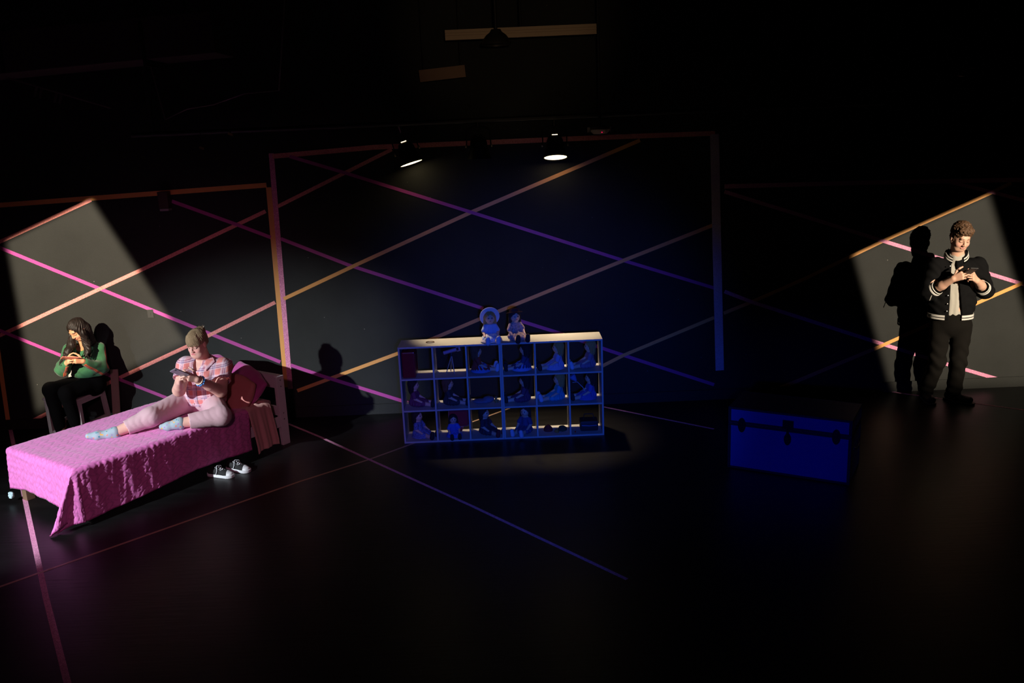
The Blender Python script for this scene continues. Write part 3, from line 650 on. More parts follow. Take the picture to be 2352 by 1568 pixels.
# flat sheet folded down over the near side
FSM = mat('pink_flat_sheet', (.70, .38, .33), .75, bump=.25, bscale=25, sheen=.2)
def fsheet():
    p = np.linspace(0, 1, 60); q = np.linspace(-.455, .70, 150); Pm, Qm = np.meshgrid(p, q, indexing='ij'); top = MT + .018
    ne = np.clip(-Qm, 0, None); wid = .25 + .0 * ne ; u0 = 1.575 + .02 * ne
    U = u0 + Pm * wid + .05 * np.clip(ne / .4, 0, 1); th = np.clip(ne / .03, 0, math.pi / 2); dr = .03 * (1 - np.cos(th)) + np.clip(ne - .047, 0, None)
    Vv = np.clip(Qm, 0, None) - .03 * np.sin(th) - .02 - .010 * np.sin(Pm * 13 + 1) * np.clip(ne / .25, 0, 1) - .004 * np.sin(Pm * 31) * np.clip(ne / .25, 0, 1)
    Z = top - dr + .010 * np.sin(Pm * 16 + Qm * 5) * (ne == 0) + .012 * np.clip(Pm * 6, 0, 1) * np.clip((1 - Pm) * 6, 0, 1) + .004; Z = Z + (.02 * Pm) * np.clip(dr / .4, 0, 1)
    X = BO[0] + BU[0] * U + BV[0] * Vv; Y = BO[1] + BU[1] * U + BV[1] * Vv; n0, n1 = Pm.shape; idx = np.arange(n0 * n1).reshape(n0, n1)
    return npmesh('flat_sheet', np.stack([X, Y, Z], -1).reshape(-1, 3), np.stack([idx[:-1, :-1], idx[:-1, 1:], idx[1:, 1:], idx[1:, :-1]], -1).reshape(-1, 4))
fs = tag(link('flat_sheet', fsheet(), FSM), 'salmon flat sheet folded down and hanging over the near side of the bed', 'sheet'); md = fs.modifiers.new('thick', 'SOLIDIFY'); md.thickness = .008; md.offset = 1
# pillows
def pillow(name, c, F, hs, m, label, sd, seam=None):
    c = A(*c); r = max(hs) * 1.25; v = Vol(c - r, c + r, .006); v.ell(c, (hs[0] * 1.1, hs[1] * 1.15, hs[2] * .95), F); v.rbox(c, (hs[0], hs[1], hs[2] * .42), F, .03, k=.05)
    v.ripple(.006, lambda P: wob(P, 28, sd)); V, Q = v.mesh()
    return tag(link(name, npmesh(name, V, Q), m), label, 'pillow')
def lean(tilt, yaw=0., roll=0.):     # pillow leaning back towards the headboard: rows = width, height, thickness
    w = BV * math.cos(yaw) + BU * math.sin(yaw); n0 = BU * math.cos(yaw) - BV * math.sin(yaw)
    up = A(0, 0, 1) * math.cos(tilt) + n0 * math.sin(tilt); w, up = w * math.cos(roll) + up * math.sin(roll), up * math.cos(roll) - w * math.sin(roll); return np.array([w, up, np.cross(w, up)])
SHAM = mat('magenta_sham', (.50, .07, .30), .7, bump=.6, bscale=55, sheen=.3)
pillow('pillow', BW(1.80, .30, .585), lean(.80, .05, .30), (.29, .18, .06), SHAM, 'magenta quilted pillow leaning on the near end of the headboard', 21)
pillow('pillow', BW(1.80, .72, .62), lean(.45, .0), (.22, .20, .07), SHAM, 'magenta quilted pillow behind the back of the girl in the plaid shirt', 22)
pillow('pillow', BW(1.64, .20, .585), lean(.50, -.25, .25), (.19, .15, .05), mat('coral_pillowcase', (.60, .22, .19), .7, bump=.3, bscale=25), 'coral pillow leaning in front of the magenta quilted pillow', 23)
cloth_heap('hanging_cloth', FL(26, 1142, .04), (.022, .020, .055), mat('pale_blue_cloth', (.5, .68, .72), .7), 'small pale blue cloth peeping out under the foot end of the quilt', 'cloth', 31)

# ================================================================== chair behind the bed
cx = A(-4.36, 8.32, 0); ca = math.radians(-14)
e = empty('wooden_chair', cx, 'white wooden chair against the wall under the girl in green', 'chair', rz=ca)
CW, CDp = .40, .38; CM = mat('white_chair_paint', (.55, .50, .48), .5)
for sx in (-1, 1):
    MB().beam((sx * (CW / 2 - .02), -CDp / 2 + .02, 0), (sx * (CW / 2 - .02), -CDp / 2 + .02, .43), .038, .038, (0, 1, 0), .003).build('leg', CM, e)
    MB().beam((sx * (CW / 2 - .02), CDp / 2 + .03, 0), (sx * (CW / 2 - .02), CDp / 2 - .02, .44), .036, .04, (0, 1, 0), .003).build('leg', CM, e)
    MB().beam((sx * (CW / 2 - .02), CDp / 2 - .02, .44), (sx * (CW / 2 - .03), CDp / 2 + .045, .80), .034, .036, (0, 1, 0), .003).build('back_post', CM, e)
    MB().beam((sx * (CW / 2 - .02), -CDp / 2 + .04, .415), (sx * (CW / 2 - .02), CDp / 2 - .04, .415), .022, .05).build('side_rail', CM, e)
    MB().beam((sx * (CW / 2 - .02), -CDp / 2 + .04, .17), (sx * (CW / 2 - .02), CDp / 2 + .0, .17), .02, .03).build('stretcher', CM, e)
MB().beam((-CW / 2 + .04, -CDp / 2 + .02, .10), (CW / 2 - .04, -CDp / 2 + .02, .10), .02, .03).build('stretcher', CM, e)
MB().beam((-CW / 2 + .04, -CDp / 2 + .02, .405), (CW / 2 - .04, -CDp / 2 + .02, .405), .02, .05).build('front_rail', CM, e)
MB().box((0, -.005, .445), (CW + .01, CDp + .01, .022), bev=.006).build('seat', CM, e)
for z in (.56, .66, .77): MB().beam((-CW / 2 + .03, CDp / 2 + .00 + (z - .5) * .15, z), (CW / 2 - .03, CDp / 2 + (z - .5) * .15, z), .016, .05).build('back_slat', CM, e)
P0, P1 = W(249, 945, 8.55), W(243, 858, 8.62)
bd = MB().beam((-4.075, 8.50, .0), (-4.075, 8.625, .60), .075, .018, (0, 1, 0), .002)
tag(bd.build('wooden_plank', mat('pale_worn_wood', (.42, .30, .25), .6)), 'narrow pale board leaning on the wall behind the chair', 'board')

# ================================================================== people
def head_sdf(v, c, F, s=1., fem=False):
    g = lambda *q: c + F.T @ (A(*q) * s)
    def el(q, r, k, mode='add'): v.ell(g(*q), A(*r) * s, F, k * s, mode)
    def co(a, b, ra, rb, k, mode='add'): v.cone(g(*a), g(*b), ra * s, rb * s, k * s, mode)
    el((0, -.018, .034), (.077, .097, .088), 0); el((0, .020, -.034), (.060, .068, .078), .03)
    el((0, .050, -.090), (.026, .024, .022), .03)
    for x in (-1, 1):
        el((x * .036, .052, -.034), (.026, .026, .028), .02); co((x * .058, .0, -.05), (x * .034, .045, -.088), .018, .014, .03)
    co((-.030, .078, .022), (.030, .078, .022), .012, .012, .018)
    for x in (-1, 1): el((x * .031, .094, .000), (.017, .013, .012), .010, 'sub'); el((x * .031, .070, .0), (.0155, .0155, .0145), .004)
    co((0, .084, .010), (0, .103, -.030), .0085, .0115 if not fem else .010, .010)
    for x in (-1, 1): el((x * .0115, .096, -.034), (.008, .010, .0075), .006)
    co((-.016, .083, -.059), (.016, .083, -.059), .0052, .0052, .006); co((-.012, .082, -.067), (.012, .082, -.067), .0062, .0062, .005)
    co((-.024, .094, -.0630), (.024, .094, -.0630), .0014, .0014, .002, 'sub')
    for x in (-1, 1): el((x * .079, -.008, -.008), (.010, .019, .030), .006)
def head_tint(V, t, c, F, s, lip, brow, lash, cheek):
    q = ((V - c) @ F.T) / s; x, y, z = q.T; ax = np.abs(x); f = y > .045
    m = f & (ax < .024) & (np.abs(z + .0628) < .0088 * (1 - (ax / .0265) ** 2)); t[m] = lip
    m = f & (np.hypot((ax - .038) / .024, (z + .034) / .022) < 1); t[m] = t[m] * .55 + A(*cheek) * .45
    m = f & (ax > .013) & (ax < .050) & (np.abs(z - (.0235 + .004 * np.sin((ax - .013) / .037 * 3.1))) < .0042); t[m] = brow
    m = f & (ax > .016) & (ax < .047) & (np.abs(z - (-.0085 + .0045 * ((ax - .0315) / .015) ** 2)) < .0028); t[m] = lash
def hand_sdf(v, w, X, N, up, curls=(35, 45, 30), s=1., thumb=25, spread=1.):
    X = unit(X); N = unit(A(*N) - X * (A(*N) @ X)); Y = np.cross(N, X); Y = Y if Y @ A(*up) > 0 else -Y
    w = A(*w); ys = [.030, .010, -.010, -.029]; L = [.084, .088, .084, .076]
    for y, l in zip(ys, L): v.cone(w + Y * y * .55 * s, w + (X * l + Y * y) * s, .015 * s, .0115 * s, k=.010)
    segs = [(.042, .026, .021), (.046, .029, .022), (.043, .027, .021), (.033, .021, .019)]
    for i, (y, l, sg) in enumerate(zip(ys, L, segs)):
        p = w + (X * l + Y * y) * s; a = 0; r = .0092 if i < 3 else .0080
        for j, q in enumerate(sg):
            a += math.radians(curls[j] * (1 + .10 * i)); d = math.cos(a) * X + math.sin(a) * N + Y * (.04 * (1.5 - i)) * spread; p2 = p + unit(d) * q * s
            v.cone(p, p2, r * s, (r - .0009) * s, k=.002); p = p2; r -= .0009
    p = w + (X * .022 + Y * .026) * s; a = math.radians(thumb)
    for q, r, dd in ((.044, .0125, X * .62 + Y * .72 + N * .30), (.034, .0105, X * .85 + Y * .42 + N * .36), (.027, .0092, X * .80 + Y * .15 + N * .60)):
        p2 = p + unit(dd) * q * s; v.cone(p, p2, r * s, (r - .0012) * s, k=.006); p = p2
def bounds(pts, m): P = np.array(pts); return P.min(0) - m, P.max(0) + m
SKIN = mat('skin', (.72, .44, .33), .5, tint=True, spec=.4, sss=.06)
def phone(name, c, R3, label, m, group='mobile phones held in both hands'):     # R3 columns: right, up, normal
    rot = Matrix([[float(R3[j][i]) for j in range(3)] for i in range(3)])
    e = bpy.data.objects.new(name, None); COL.objects.link(e); e.location = c; e.rotation_euler = rot.to_euler(); tag(e, label, 'phone', group)
    MB().box((0, 0, 0), (.070, .142, .0085), bev=.003).build('case', m, e); MB().box((0, 0, .0047), (.062, .125, .0008)).build('screen', mat('phone_glass', (.02, .02, .025), .12), e)
    MB().box((-.018, .055, -.0048), (.014, .014, .0012), bev=.0004).build('camera_lens', mat('phone_glass', (0, 0, 0)), e)
    return e
def curls_tubes(paths, r, seg=5):
    m = MB()
    for p in paths: n = len(p); m.tube(p, [r * (1 if 0 < i < n - 1 else .35) for i in range(n)], seg)
    return m

# ---- palette of the three
def person(loc, label):
    return empty('person', loc, label, 'person')

# ---------------------------------------------------------------- standing man
def make_man():
    e = person((4.26, 8.24, 0), 'standing man in black varsity jacket, grey tee and black jeans looking at a phone')
    neck = W(2197, 584, 8.22); hc = W(2207, 545, 8.13); F = frame((-.02, -.93, -.36), (.06, -.30, 1))
    fwd = unit(A(-.28, -.96, 0)); rt = unit(np.cross(fwd, A(0, 0, 1)))    # rt = his right -> image left
    shL, shR = W(2149, 610, 8.23), W(2246, 609, 8.22)
    elL, elR = W(2134, 672, 8.20), W(2263, 668, 8.16); wrL, wrR = W(2190, 640, 7.98), W(2243, 644, 7.97)
    pc = W(2230, 622, 7.88); pel = W(2184, 742, 8.23); wst = W(2184, 705, 8.23); che = W(2192, 638, 8.23)
    hiL, hiR = pel + rt * .092 + A(0, 0, -.02), pel - rt * .092 + A(0, 0, -.02)
    knL, knR = W(2152, 832, 8.20), W(2201, 828, 8.17); anL, anR = A(4.13, 8.34, .10), A(4.37, 8.26, .10)
    b = Vol((3.80, 7.72, 0), (4.72, 8.50, 1.90), .0045)
    head_sdf(b, hc, F, 1.05); b.cone(neck - A(0, 0, .05), hc + F.T @ A(0, -.02, -.06), .062, .056, k=.025)
    b.econe(wst, che, rt, (.17, .12), (.18, .12), k=.04); b.econe(pel, wst, rt, (.16, .12), (.165, .115), k=.04)
    b.cone(shL, shR, .062, .062, k=.05); b.cone(neck - A(0, 0, .05), neck, .066, .064, k=.03)
    for s_, el, wr in ((shL, elL, wrL), (shR, elR, wrR)): b.chain([s_, el, el * .45 + wr * .55, wr], [.056, .047, .041, .029], k=.02)
    for h_, kn, an in ((hiL, knL, anL), (hiR, knR, anR)): b.chain([h_, kn, an], [.085, .058, .042], k=.03)
    pn = unit(A(.1, .5, .86)); pu = unit(A(0, -.8, .4)); pu = unit(pu - pn * (pu @ pn)); pr = np.cross(pu, pn)
    hand_sdf(b, wrL, pc + pr * -.0 - pn * .012 + (-pr) * .0 - wrL, unit(pn * -.0 + (pc - wrL) * .2 + pr * .0 + A(.9, -.1, .3)), A(0, -.25, 1), (52, 60, 40), 1.)
    hand_sdf(b, wrR, (pc - pn * .01 + A(.0, 0, 0)) - wrR + A(-.02, 0, 0), A(-.95, .1, .25), A(0, -.25, 1), (45, 50, 35), 1.)
    V, Q = b.mesh(); t = np.tile(A(.68, .40, .29), (len(V), 1)); head_tint(V, t, hc, F, 1.05, (.58, .26, .23), (.20, .10, .06), (.12, .06, .045), (.80, .36, .30))
    wlink('body', npmesh('body', V, Q, t), SKIN, e)
    # hair, short and curly
    v = Vol(hc - .16, hc + .16, .0035); g = lambda *q: hc + F.T @ A(*q)
    v.ell(g(0, -.020, .056), (.089, .108, .097), F); v.ell(g(0, .062, .098), (.066, .042, .036), F, k=.03); v.ell(g(0, -.078, -.02), (.064, .037, .058), F, k=.02)
    v.ell(g(0, .104, -.034), (.077, .066, .094), F, k=.012, mode='sub'); v.ell(g(0, .03, -.10), (.10, .10, .075), F, k=.01, mode='sub')
    for x in (-1, 1): v.ell(g(x * .084, .008, -.018), (.022, .030, .034), F, k=.004, mode='sub'); v.ell(g(x * .070, .014, .012), (.012, .016, .034), F, k=.01)
    def crl(P): q = (P - hc) @ F.T; return np.sin(q[:, 0] * 190 + 3 * np.sin(q[:, 1] * 80)) * np.sin(q[:, 1] * 170 + 3 * np.sin(q[:, 2] * 75)) * .7 + wob(P, 150, 3) * .7
    v.ripple(.0065, crl); wlink('hair', npmesh('hair', *v.mesh()), mat('brown_curls', (.095, .048, .023), .65, noise=.5, nscale=90), e)
    # grey tee
    TEE = mat('grey_tee', (.42, .40, .35), .8, bump=.3, bscale=40)
    v = Vol((3.95, 8.0, .84), (4.55, 8.42, 1.56), .005); v.econe(wst + A(0, 0, -.03), che, rt, (.180, .128), (.185, .130)); v.cone(shL * .8 + shR * .2 - A(0, 0, .01), shR * .8 + shL * .2 - A(0, 0, .01), .068, .068, k=.05)
    v.cone(neck - A(0, 0, .06), neck - A(0, 0, .01), .083, .078, k=.03); v.ell(neck + fwd * .03 + A(0, 0, .035), (.07, .07, .045), mode='sub'); v.cut((0, 0, .885), (0, 0, -1))
    v.ripple(.004, lambda P: wob(P * A(1, 1, .3), 60, 9)); wlink('tee_shirt', npmesh('tee_shirt', *v.mesh()), TEE, e)
    # varsity jacket
    JK = mat('black_wool', (.006, .006, .0065), .95, tint=True, spec=.08, bump=.2, bscale=200)
    v = Vol((3.78, 7.9, .84), (4.74, 8.5, 1.58), .005); v.econe(wst + A(0, 0, .02), che, rt, (.212, .152), (.216, .150)); v.econe(A(wst[0], wst[1], .915), wst + A(0, 0, .05), rt, (.196, .144), (.212, .152), k=.02)
    v.cone(shL + A(0, 0, -.005), shR + A(0, 0, -.005), .073, .073, k=.07); v.cone(neck - A(0, 0, .07), neck - A(0, 0, .0), .105, .086, k=.03)
    arms = []
    for s_, el, wr in ((shL, elL, wrL), (shR, elR, wrR)):
        cu = el * .62 + wr * .38; arms.append((el, cu, unit(wr - el))); v.chain([s_, el, cu], [.080, .074, .058], k=.03)
    v.ripple(.006, lambda P: wob(P * A(1, 1, .7), 45, 4) * .7 + .5 * np.sin(P[:, 2] * 70 + 5 * np.sin(P[:, 0] * 17)))
    for el, cu, d in arms: v.cone(cu + d * .004, cu + d * .09, .085, .085, mode='sub')
    tp, bt = W(2195, 598, 8.06), W(2197, 724, 8.07); v.econe(bt - A(0, 0, .06), tp, rt, (.062, .13), (.022, .15), mode='sub')
    v.ell(neck + fwd * .055 + A(0, 0, .02), (.066, .085, .075), mode='sub'); v.ell(neck + A(0, 0, .045), (.072, .072, .06), mode='sub'); v.cut((0, 0, .858), (0, 0, -1))
    V, Q = v.mesh(); cz = V[Q].mean(1); lab = np.zeros(len(Q), int); t = np.tile(A(.006, .006, .0065), (len(V), 1))
    tors = np.abs((cz - wst) @ rt) < .235; lab[tors & (cz[:, 2] < .915)] = 1
    rn = np.linalg.norm(cz[:, :2] - neck[:2] - fwd[:2] * .01, axis=1); lab[(cz[:, 2] > neck[2] - .05) & (rn < .105)] = 2
    parts = {}; jk = None
    for k, n in enumerate(('jacket', 'waistband', 'collar')):
        vv, qq, u = submesh(V, Q, lab == k); o = wlink(n, npmesh(n, vv, qq, t[u]), JK, e if k == 0 else jk); parts[n] = o
        if k == 0: jk = o
        else: o['label'] = 'black rib knit with white stripes'
    WS = mat('white_rib', (.62, .60, .56), .8)
    f0, r0 = A(*fwd), A(*rt)
    def band(c, rx, ry, z0, z1, angs, flare=0.):
        m = MB(); rows = []
        for a in angs:
            row = []
            for z_, q in ((z0, 0), (z1, flare)):
                for o_ in (0, .006): row.append(m.bm.verts.new(Vector(c + r0 * (rx + o_ - q) * math.sin(a) + f0 * (ry + o_ - q) * math.cos(a) + A(0, 0, z_))))
            rows.append(row)
        for p_, q_ in zip(rows, rows[1:]):
            for a, b_ in ((0, 1), (1, 3), (3, 2), (2, 0)): m.bm.faces.new((p_[a], p_[b_], q_[b_], q_[a]))
        m.bm.faces.new([rows[0][i] for i in (0, 1, 3, 2)]); m.bm.faces.new([rows[-1][i] for i in (2, 3, 1, 0)]); return m
    wc = A(wst[0], wst[1], 0)
    for sg in (-1, 1):
        an_ = [sg * q for q in np.linspace(.38, 2.9, 28)]
        for z0, z1 in ((.864, .880), (.889, .909)): band(wc, .1985, .1465, z0, z1, an_).wbuild('white_stripe', WS, parts['waistband'], True)
        an_ = [sg * q for q in np.linspace(.50, PI, 22)]
        def coll(o0, o1, w0, w1, m_, nm, par):
            m = MB(); rows = []
            for a in an_:
                k = max(0., math.cos(a)); dz = .016 - .062 * k; o_ = w0; row = []
                for h_ in (0., 1.):
                    hz = o0 + (o1 - o0) * h_; r_ = .088 + .012 * (1 - hz / .045)
                    for th in (w0, w1): row.append(m.bm.verts.new(Vector(neck + r0 * (r_ + th) * math.sin(a) + f0 * (r_ + th + .006) * math.cos(a) + A(0, 0, dz + hz - .022))))
                rows.append(row)
            for p_, q_ in zip(rows, rows[1:]):
                for a, b_ in ((0, 1), (1, 3), (3, 2), (2, 0)): m.bm.faces.new((p_[a], p_[b_], q_[b_], q_[a]))
            m.bm.faces.new([rows[0][i] for i in (0, 1, 3, 2)]); m.bm.faces.new([rows[-1][i] for i in (2, 3, 1, 0)]); return m.wbuild(nm, m_, par, True)
        coll(-.012, .044, .0, .006, JK, 'rib', parts['collar'])
        coll(.002, .013, .003, .009, WS, 'white_stripe', parts['collar']); coll(.024, .036, .003, .009, WS, 'white_stripe', parts['collar'])
    for el, cu, d in arms:
        cf_ = MB().tube([cu - d * .052, cu - d * .040, cu - d * .012, cu + d * .004, cu + d * .006], [.063, .066, .062, .057, .046], 28).wbuild('cuff', JK, jk, True)
        for q0, q1, r_ in ((-.046, -.024, .0685), (-.014, -.004, .0650)): MB().tube([cu + d * q0, cu + d * (q0 + .003), cu + d * (q1 - .003), cu + d * q1], [r_ - .005, r_, r_ - .0025, r_ - .007], 28).wbuild('white_stripe', WS, cf_, True)
    for z_ in (1.36, 1.24, 1.08, 1.00, .93):
        for s_ in (-1,):
            f = (z_ - .9) / .5; p = W(2197 - (15 if s_ < 0 else -13) * (1.25 - f * .6) - 4, 722 - (z_ - .9) * 241, 8.095)
            MB().lathe([(.001, .006), (.006, .005), (.0065, 0)], p, Matrix.Rotation(math.radians(90), 3, 'X'), 10).wbuild('snap_button', STEEL, jk)
    MB().tube([W(2135, 690, 8.07), W(2140, 678, 8.07)], .004).wbuild('pocket_welt', mat('grey_leather', (.35, .33, .3), .5), jk)
    # jeans and shoes
    JN = mat('black_jeans', (.0075, .0066, .0058), .95, spec=.08, bump=.3, bscale=120)
    v = Vol((3.95, 8.0, .02), (4.6, 8.5, .96), .0055); v.econe(pel, A(wst[0], wst[1], .93), rt, (.178, .138), (.176, .128))
    for h_, kn, an in ((hiL, knL, anL), (hiR, knR, anR)): v.chain([h_, kn, an + A(0, 0, .0)], [.100, .077, .070], k=.02)
    v.ripple(.006, lambda P: np.sin(P[:, 2] * 52 + 3 * np.sin(P[:, 0] * 23)) * np.exp(-((P[:, 2] - .46) / .16) ** 2) + np.sin(P[:, 2] * 70 + P[:, 0] * 30) * np.exp(-((P[:, 2] - .10) / .09) ** 2) + .5 * wob(P, 30, 2)); v.cut((0, 0, .045), (0, 0, -1)); v.cut((0, 0, .93), (0, 0, 1))
    wlink('jeans', npmesh('jeans', *v.mesh()), JN, e)
    for an, d in ((anL, A(-.12, -.95, 0)), (anR, A(.55, -.75, 0))):
        d = unit(d); s = unit(np.cross(d, A(0, 0, 1))); v = Vol(an - A(.26, .26, .10), an + A(.26, .26, .03), .004)
        v.econe(an * A(1, 1, 0) + A(0, 0, .05) - d * .05, an * A(1, 1, 0) + A(0, 0, .042) + d * .155, s, (.040, .045), (.047, .034)); v.cone(an * A(1, 1, 0) + A(0, 0, .06), an, .045, .045, k=.03); v.cut((0, 0, .014), (0, 0, -1))
        sh = wlink('shoe', npmesh('shoe', *v.mesh()), BLKP, e); v = Vol(an - A(.26, .26, .105), an + A(.26, .26, .03), .004)
        v.econe(an * A(1, 1, 0) + A(0, 0, .02) - d * .055, an * A(1, 1, 0) + A(0, 0, .02) + d * .16, s, (.044, .06), (.051, .06)); v.cut((0, 0, .002), (0, 0, -1)); v.cut((0, 0, .020), (0, 0, 1)); wlink('sole', npmesh('sole', *v.mesh()), mat('dark_rubber', (.06, .06, .06), .6), sh)
    phone('mobile_phone', pc, (pr, pu, pn), 'black phone held by the standing man', BLKP)
make_man()

# ---------------------------------------------------------------- girl in green on the chair
def make_green():
    e = person((-4.3, 8.3, 0), 'girl with long dark hair in green sweatshirt with orange stripes, seated on the chair')
    hc = W(178, 757, 8.20); F = frame((-.36, -.84, -.55), (-.15, -.35, 1)); fwd = unit(A(-.5, -.86, 0)); rt = unit(np.cross(fwd, A(0, 0, 1)))
    neck = W(192, 797, 8.30); shR, shL = W(226, 802, 8.38), W(163, 803, 8.28)     # shL is image left
    elR, elL = W(232, 845, 8.28), W(144, 848, 8.14); wrR, wrL = W(190, 829, 8.07), W(153, 834, 8.04)
    pel = A(-4.20, 8.36, .54); che = (shR + shL) / 2 * .7 + pel * .3
    hipR, hipL = pel - rt * .07, pel + rt * .07; knR, knL = W(152, 902, 8.03), W(116, 894, 8.08); anR = W(178, 985, 8.12); anL = W(140, 985, 8.16)
    b = Vol((-4.75, 7.82, 0), (-3.82, 8.56, 1.28), .0045); head_sdf(b, hc, F, .86, True); b.cone(neck - A(0, 0, .05), hc + F.T @ A(0, -.02, -.06), .046, .045, k=.02)
    b.econe(pel, che, rt, (.135, .10), (.14, .095), k=.04); b.cone(shR, shL, .048, .048, k=.05)
    for s_, el, wr in ((shR, elR, wrR), (shL, elL, wrL)): b.chain([s_, el, wr], [.042, .036, .024], k=.02)
    for h_, kn, an in ((hipR, knR, anR), (hipL, knL, anL)): b.chain([h_, kn, an], [.075, .048, .036], k=.03)
    pc = W(160, 822, 7.97); pn = unit(A(-.1, .45, .86)); pu = unit(A(-.75, -.5, .35)); pu = unit(pu - pn * (pu @ pn)); pr = np.cross(pu, pn)
    hand_sdf(b, wrR, pc - pn * .012 - wrR, A(-.6, .5, -.1), A(0, -.2, 1), (35, 45, 30), .86); hand_sdf(b, wrL, pc - pn * .012 - wrL + A(0, 0, .01), A(.9, .2, .1), A(0, -.2, 1), (45, 50, 35), .86)
    V, Q = b.mesh(); t = np.tile(A(.62, .31, .17), (len(V), 1)); head_tint(V, t, hc, F, .86, (.50, .14, .14), (.06, .03, .02), (.04, .02, .015), (.82, .40, .28))
    wlink('body', npmesh('body', V, Q, t), SKIN, e)
    # long dark hair
    HM = mat('dark_brown_hair', (.011, .006, .004), .6, noise=.5, nscale=60, stretch=(1, 1, .15)); s = .86; g = lambda *q: hc + F.T @ (A(*q) * s)
    v = Vol(hc - A(.18, .16, .42), hc + A(.20, .26, .14), .004); v.ell(g(0, -.020, .042), A(.086, .104, .086) * s, F); v.ell(g(0, -.055, -.03), A(.080, .062, .085) * s, F, k=.03)
    v.ell(g(0, .096, -.010), A(.064, .062, .084) * s, F, k=.010, mode='sub'); v.ell(g(0, .03, -.10), A(.045, .08, .06) * s, F, k=.01, mode='sub')
    for sx, y0, drop in ((-1, 1, 0), (1, 1, 0)): v.chain([g(sx * .062, .030, .050), g(sx * .076, .028, -.02)], [.022, .024], k=.02)
    back = [g(0, -.06, -.05), W(207, 800, 8.40), W(214, 838, 8.44)]; v.chain(back, [.07, .075, .05], k=.03)
    lockL = [g(.074, .02, -.02), W(164, 792, 8.16), W(156, 808, 8.10), W(147, 828, 8.06)]; lockR = [g(-.076, .02, -.02), W(199, 788, 8.22), W(202, 803, 8.18), W(199, 816, 8.13)]
    lockL = [g(.074, .02, -.02) if g(.074, .02, 0)[0] < g(-.074, .02, 0)[0] else g(-.074, .02, -.02)] + lockL[1:]
    lockR = [g(-.076, .02, -.02) if g(.074, .02, 0)[0] < g(-.074, .02, 0)[0] else g(.076, .02, -.02)] + lockR[1:]
    v.chain(lockL, [.028, .036, .034, .014], k=.02); v.chain(lockR, [.030, .036, .030, .012], k=.02)
    def st(P): q = (P - hc) @ F.T; return np.sin(np.arctan2(q[:, 0], q[:, 1] + .06) * 34 + 12 * np.sin(P[:, 2] * 16)) * .6 + wob(P * A(1, 1, .25), 130, 5) * .6
    v.ripple(.0045, st); hv, hq = v.mesh(); ho = wlink('hair', npmesh('hair', hv, hq), HM, e)
    paths = []; rr = np.random.RandomState(3)
    for L_ in (lockL, lockR):
        for k in range(26):
            o = np.clip(rr.normal(size=3), -1.5, 1.5) * A(.017, .015, .008); ph = rr.rand() * 6; P = []
            for i in range(9):
                f = i / 8 * (len(L_) - 1); a = int(min(f, len(L_) - 2)); q = L_[a] + (L_[a + 1] - L_[a]) * (f - a); P.append(q + o * (.6 + .15 * i) + A(math.sin(ph + i * 1.6), math.cos(ph + i * 1.3), 0) * .006 + A(0, 0, -.004 * i))
            paths.append(P)
    curls_tubes(paths, .0032).wbuild('loose_locks', HM, ho, True)
    # sweatshirt
    GM = mat('green_sweatshirt_cloth', (.026, .135, .055), .85, tint=True, bump=.25, bscale=160, sheen=.2)
    v = Vol((-4.75, 7.95, .56), (-3.84, 8.58, 1.12), .0045); v.econe(pel + A(-.01, -.03, .09), che, rt, (.168, .125), (.165, .12)); v.cone(shR, shL, .062, .062, k=.05); v.cone(neck - A(0, 0, .05), neck - A(0, 0, .01), .066, .058, k=.03)
    cuffs = []
    for s_, el, wr in ((shR, elR, wrR), (shL, elL, wrL)): cu = el * .15 + wr * .85; cuffs.append((el, cu)); v.chain([s_, el, cu], [.062, .064, .040], k=.03)
    v.ell(neck + fwd * .035 + A(0, 0, .02), (.040, .045, .055), mode='sub')
    v.ripple(.006, lambda P: np.sin(wob(P, 14, 2) * 5 + P[:, 2] * 60) * .6 + wob(P, 40, 6) * .5); v.cut((0, 0, .635), (0, 0, -1))
    V, Q = v.mesh(); t = np.tile(A(.026, .135, .055), (len(V), 1)); org = A(.80, .10, .02)
    for (s_, el, cu) in ((shR, *cuffs[0]), (shL, *cuffs[1])):
        side = rt * (1 if s_ is shL else -1)
        for a, c_, out in ((s_, el, unit(side + A(0, .55, .0))), (el, cu, unit(A(0, .1, -1) + side * .5))):
            d = unit(c_ - a); q = V - a; al = q @ d; ln = np.linalg.norm(c_ - a); rad = q - al[:, None] * d; rn = np.linalg.norm(rad, axis=1) + 1e-6; o = unit(out - d * (out @ d)); per = np.cross(d, o)
            off = rad @ per; on = (rad @ o > .3 * rn) & (al > -.05) & (al < ln + .02) & (rn < .085)
            t[on & (np.abs(off) < .013)] = org; t[on & (np.abs(off) < .0028)] = (.06, .03, .02)
    sw = wlink('sweatshirt', npmesh('sweatshirt', V, Q, t), GM, e)
    cc = neck + fwd * .040 + A(0, 0, -.012); MB().tube([cc + rt * .038 * math.cos(a) + A(0, 0, .040) * math.sin(a) + fwd * .004 for a in np.linspace(PI, 2 * PI, 9)], .0042, 6).wbuild('neckline', mat('yellow_rib', (.8, .38, .03), .7), sw)
    # trousers and boots
    v = Vol((-4.75, 7.86, .08), (-3.95, 8.58, .74), .006); v.econe(pel - A(0, 0, .01), pel + A(0, 0, .12), rt, (.165, .125), (.15, .115))
    for h_, kn, an in ((hipR, knR, anR), (hipL, knL, anL)): v.chain([h_, kn, an], [.092, .068, .052], k=.03)
    v.ripple(.003, lambda P: wob(P, 35, 4)); wlink('trousers', npmesh('trousers', *v.mesh()), mat('black_trousers', (.0045, .004, .004), .95, spec=.1), e)
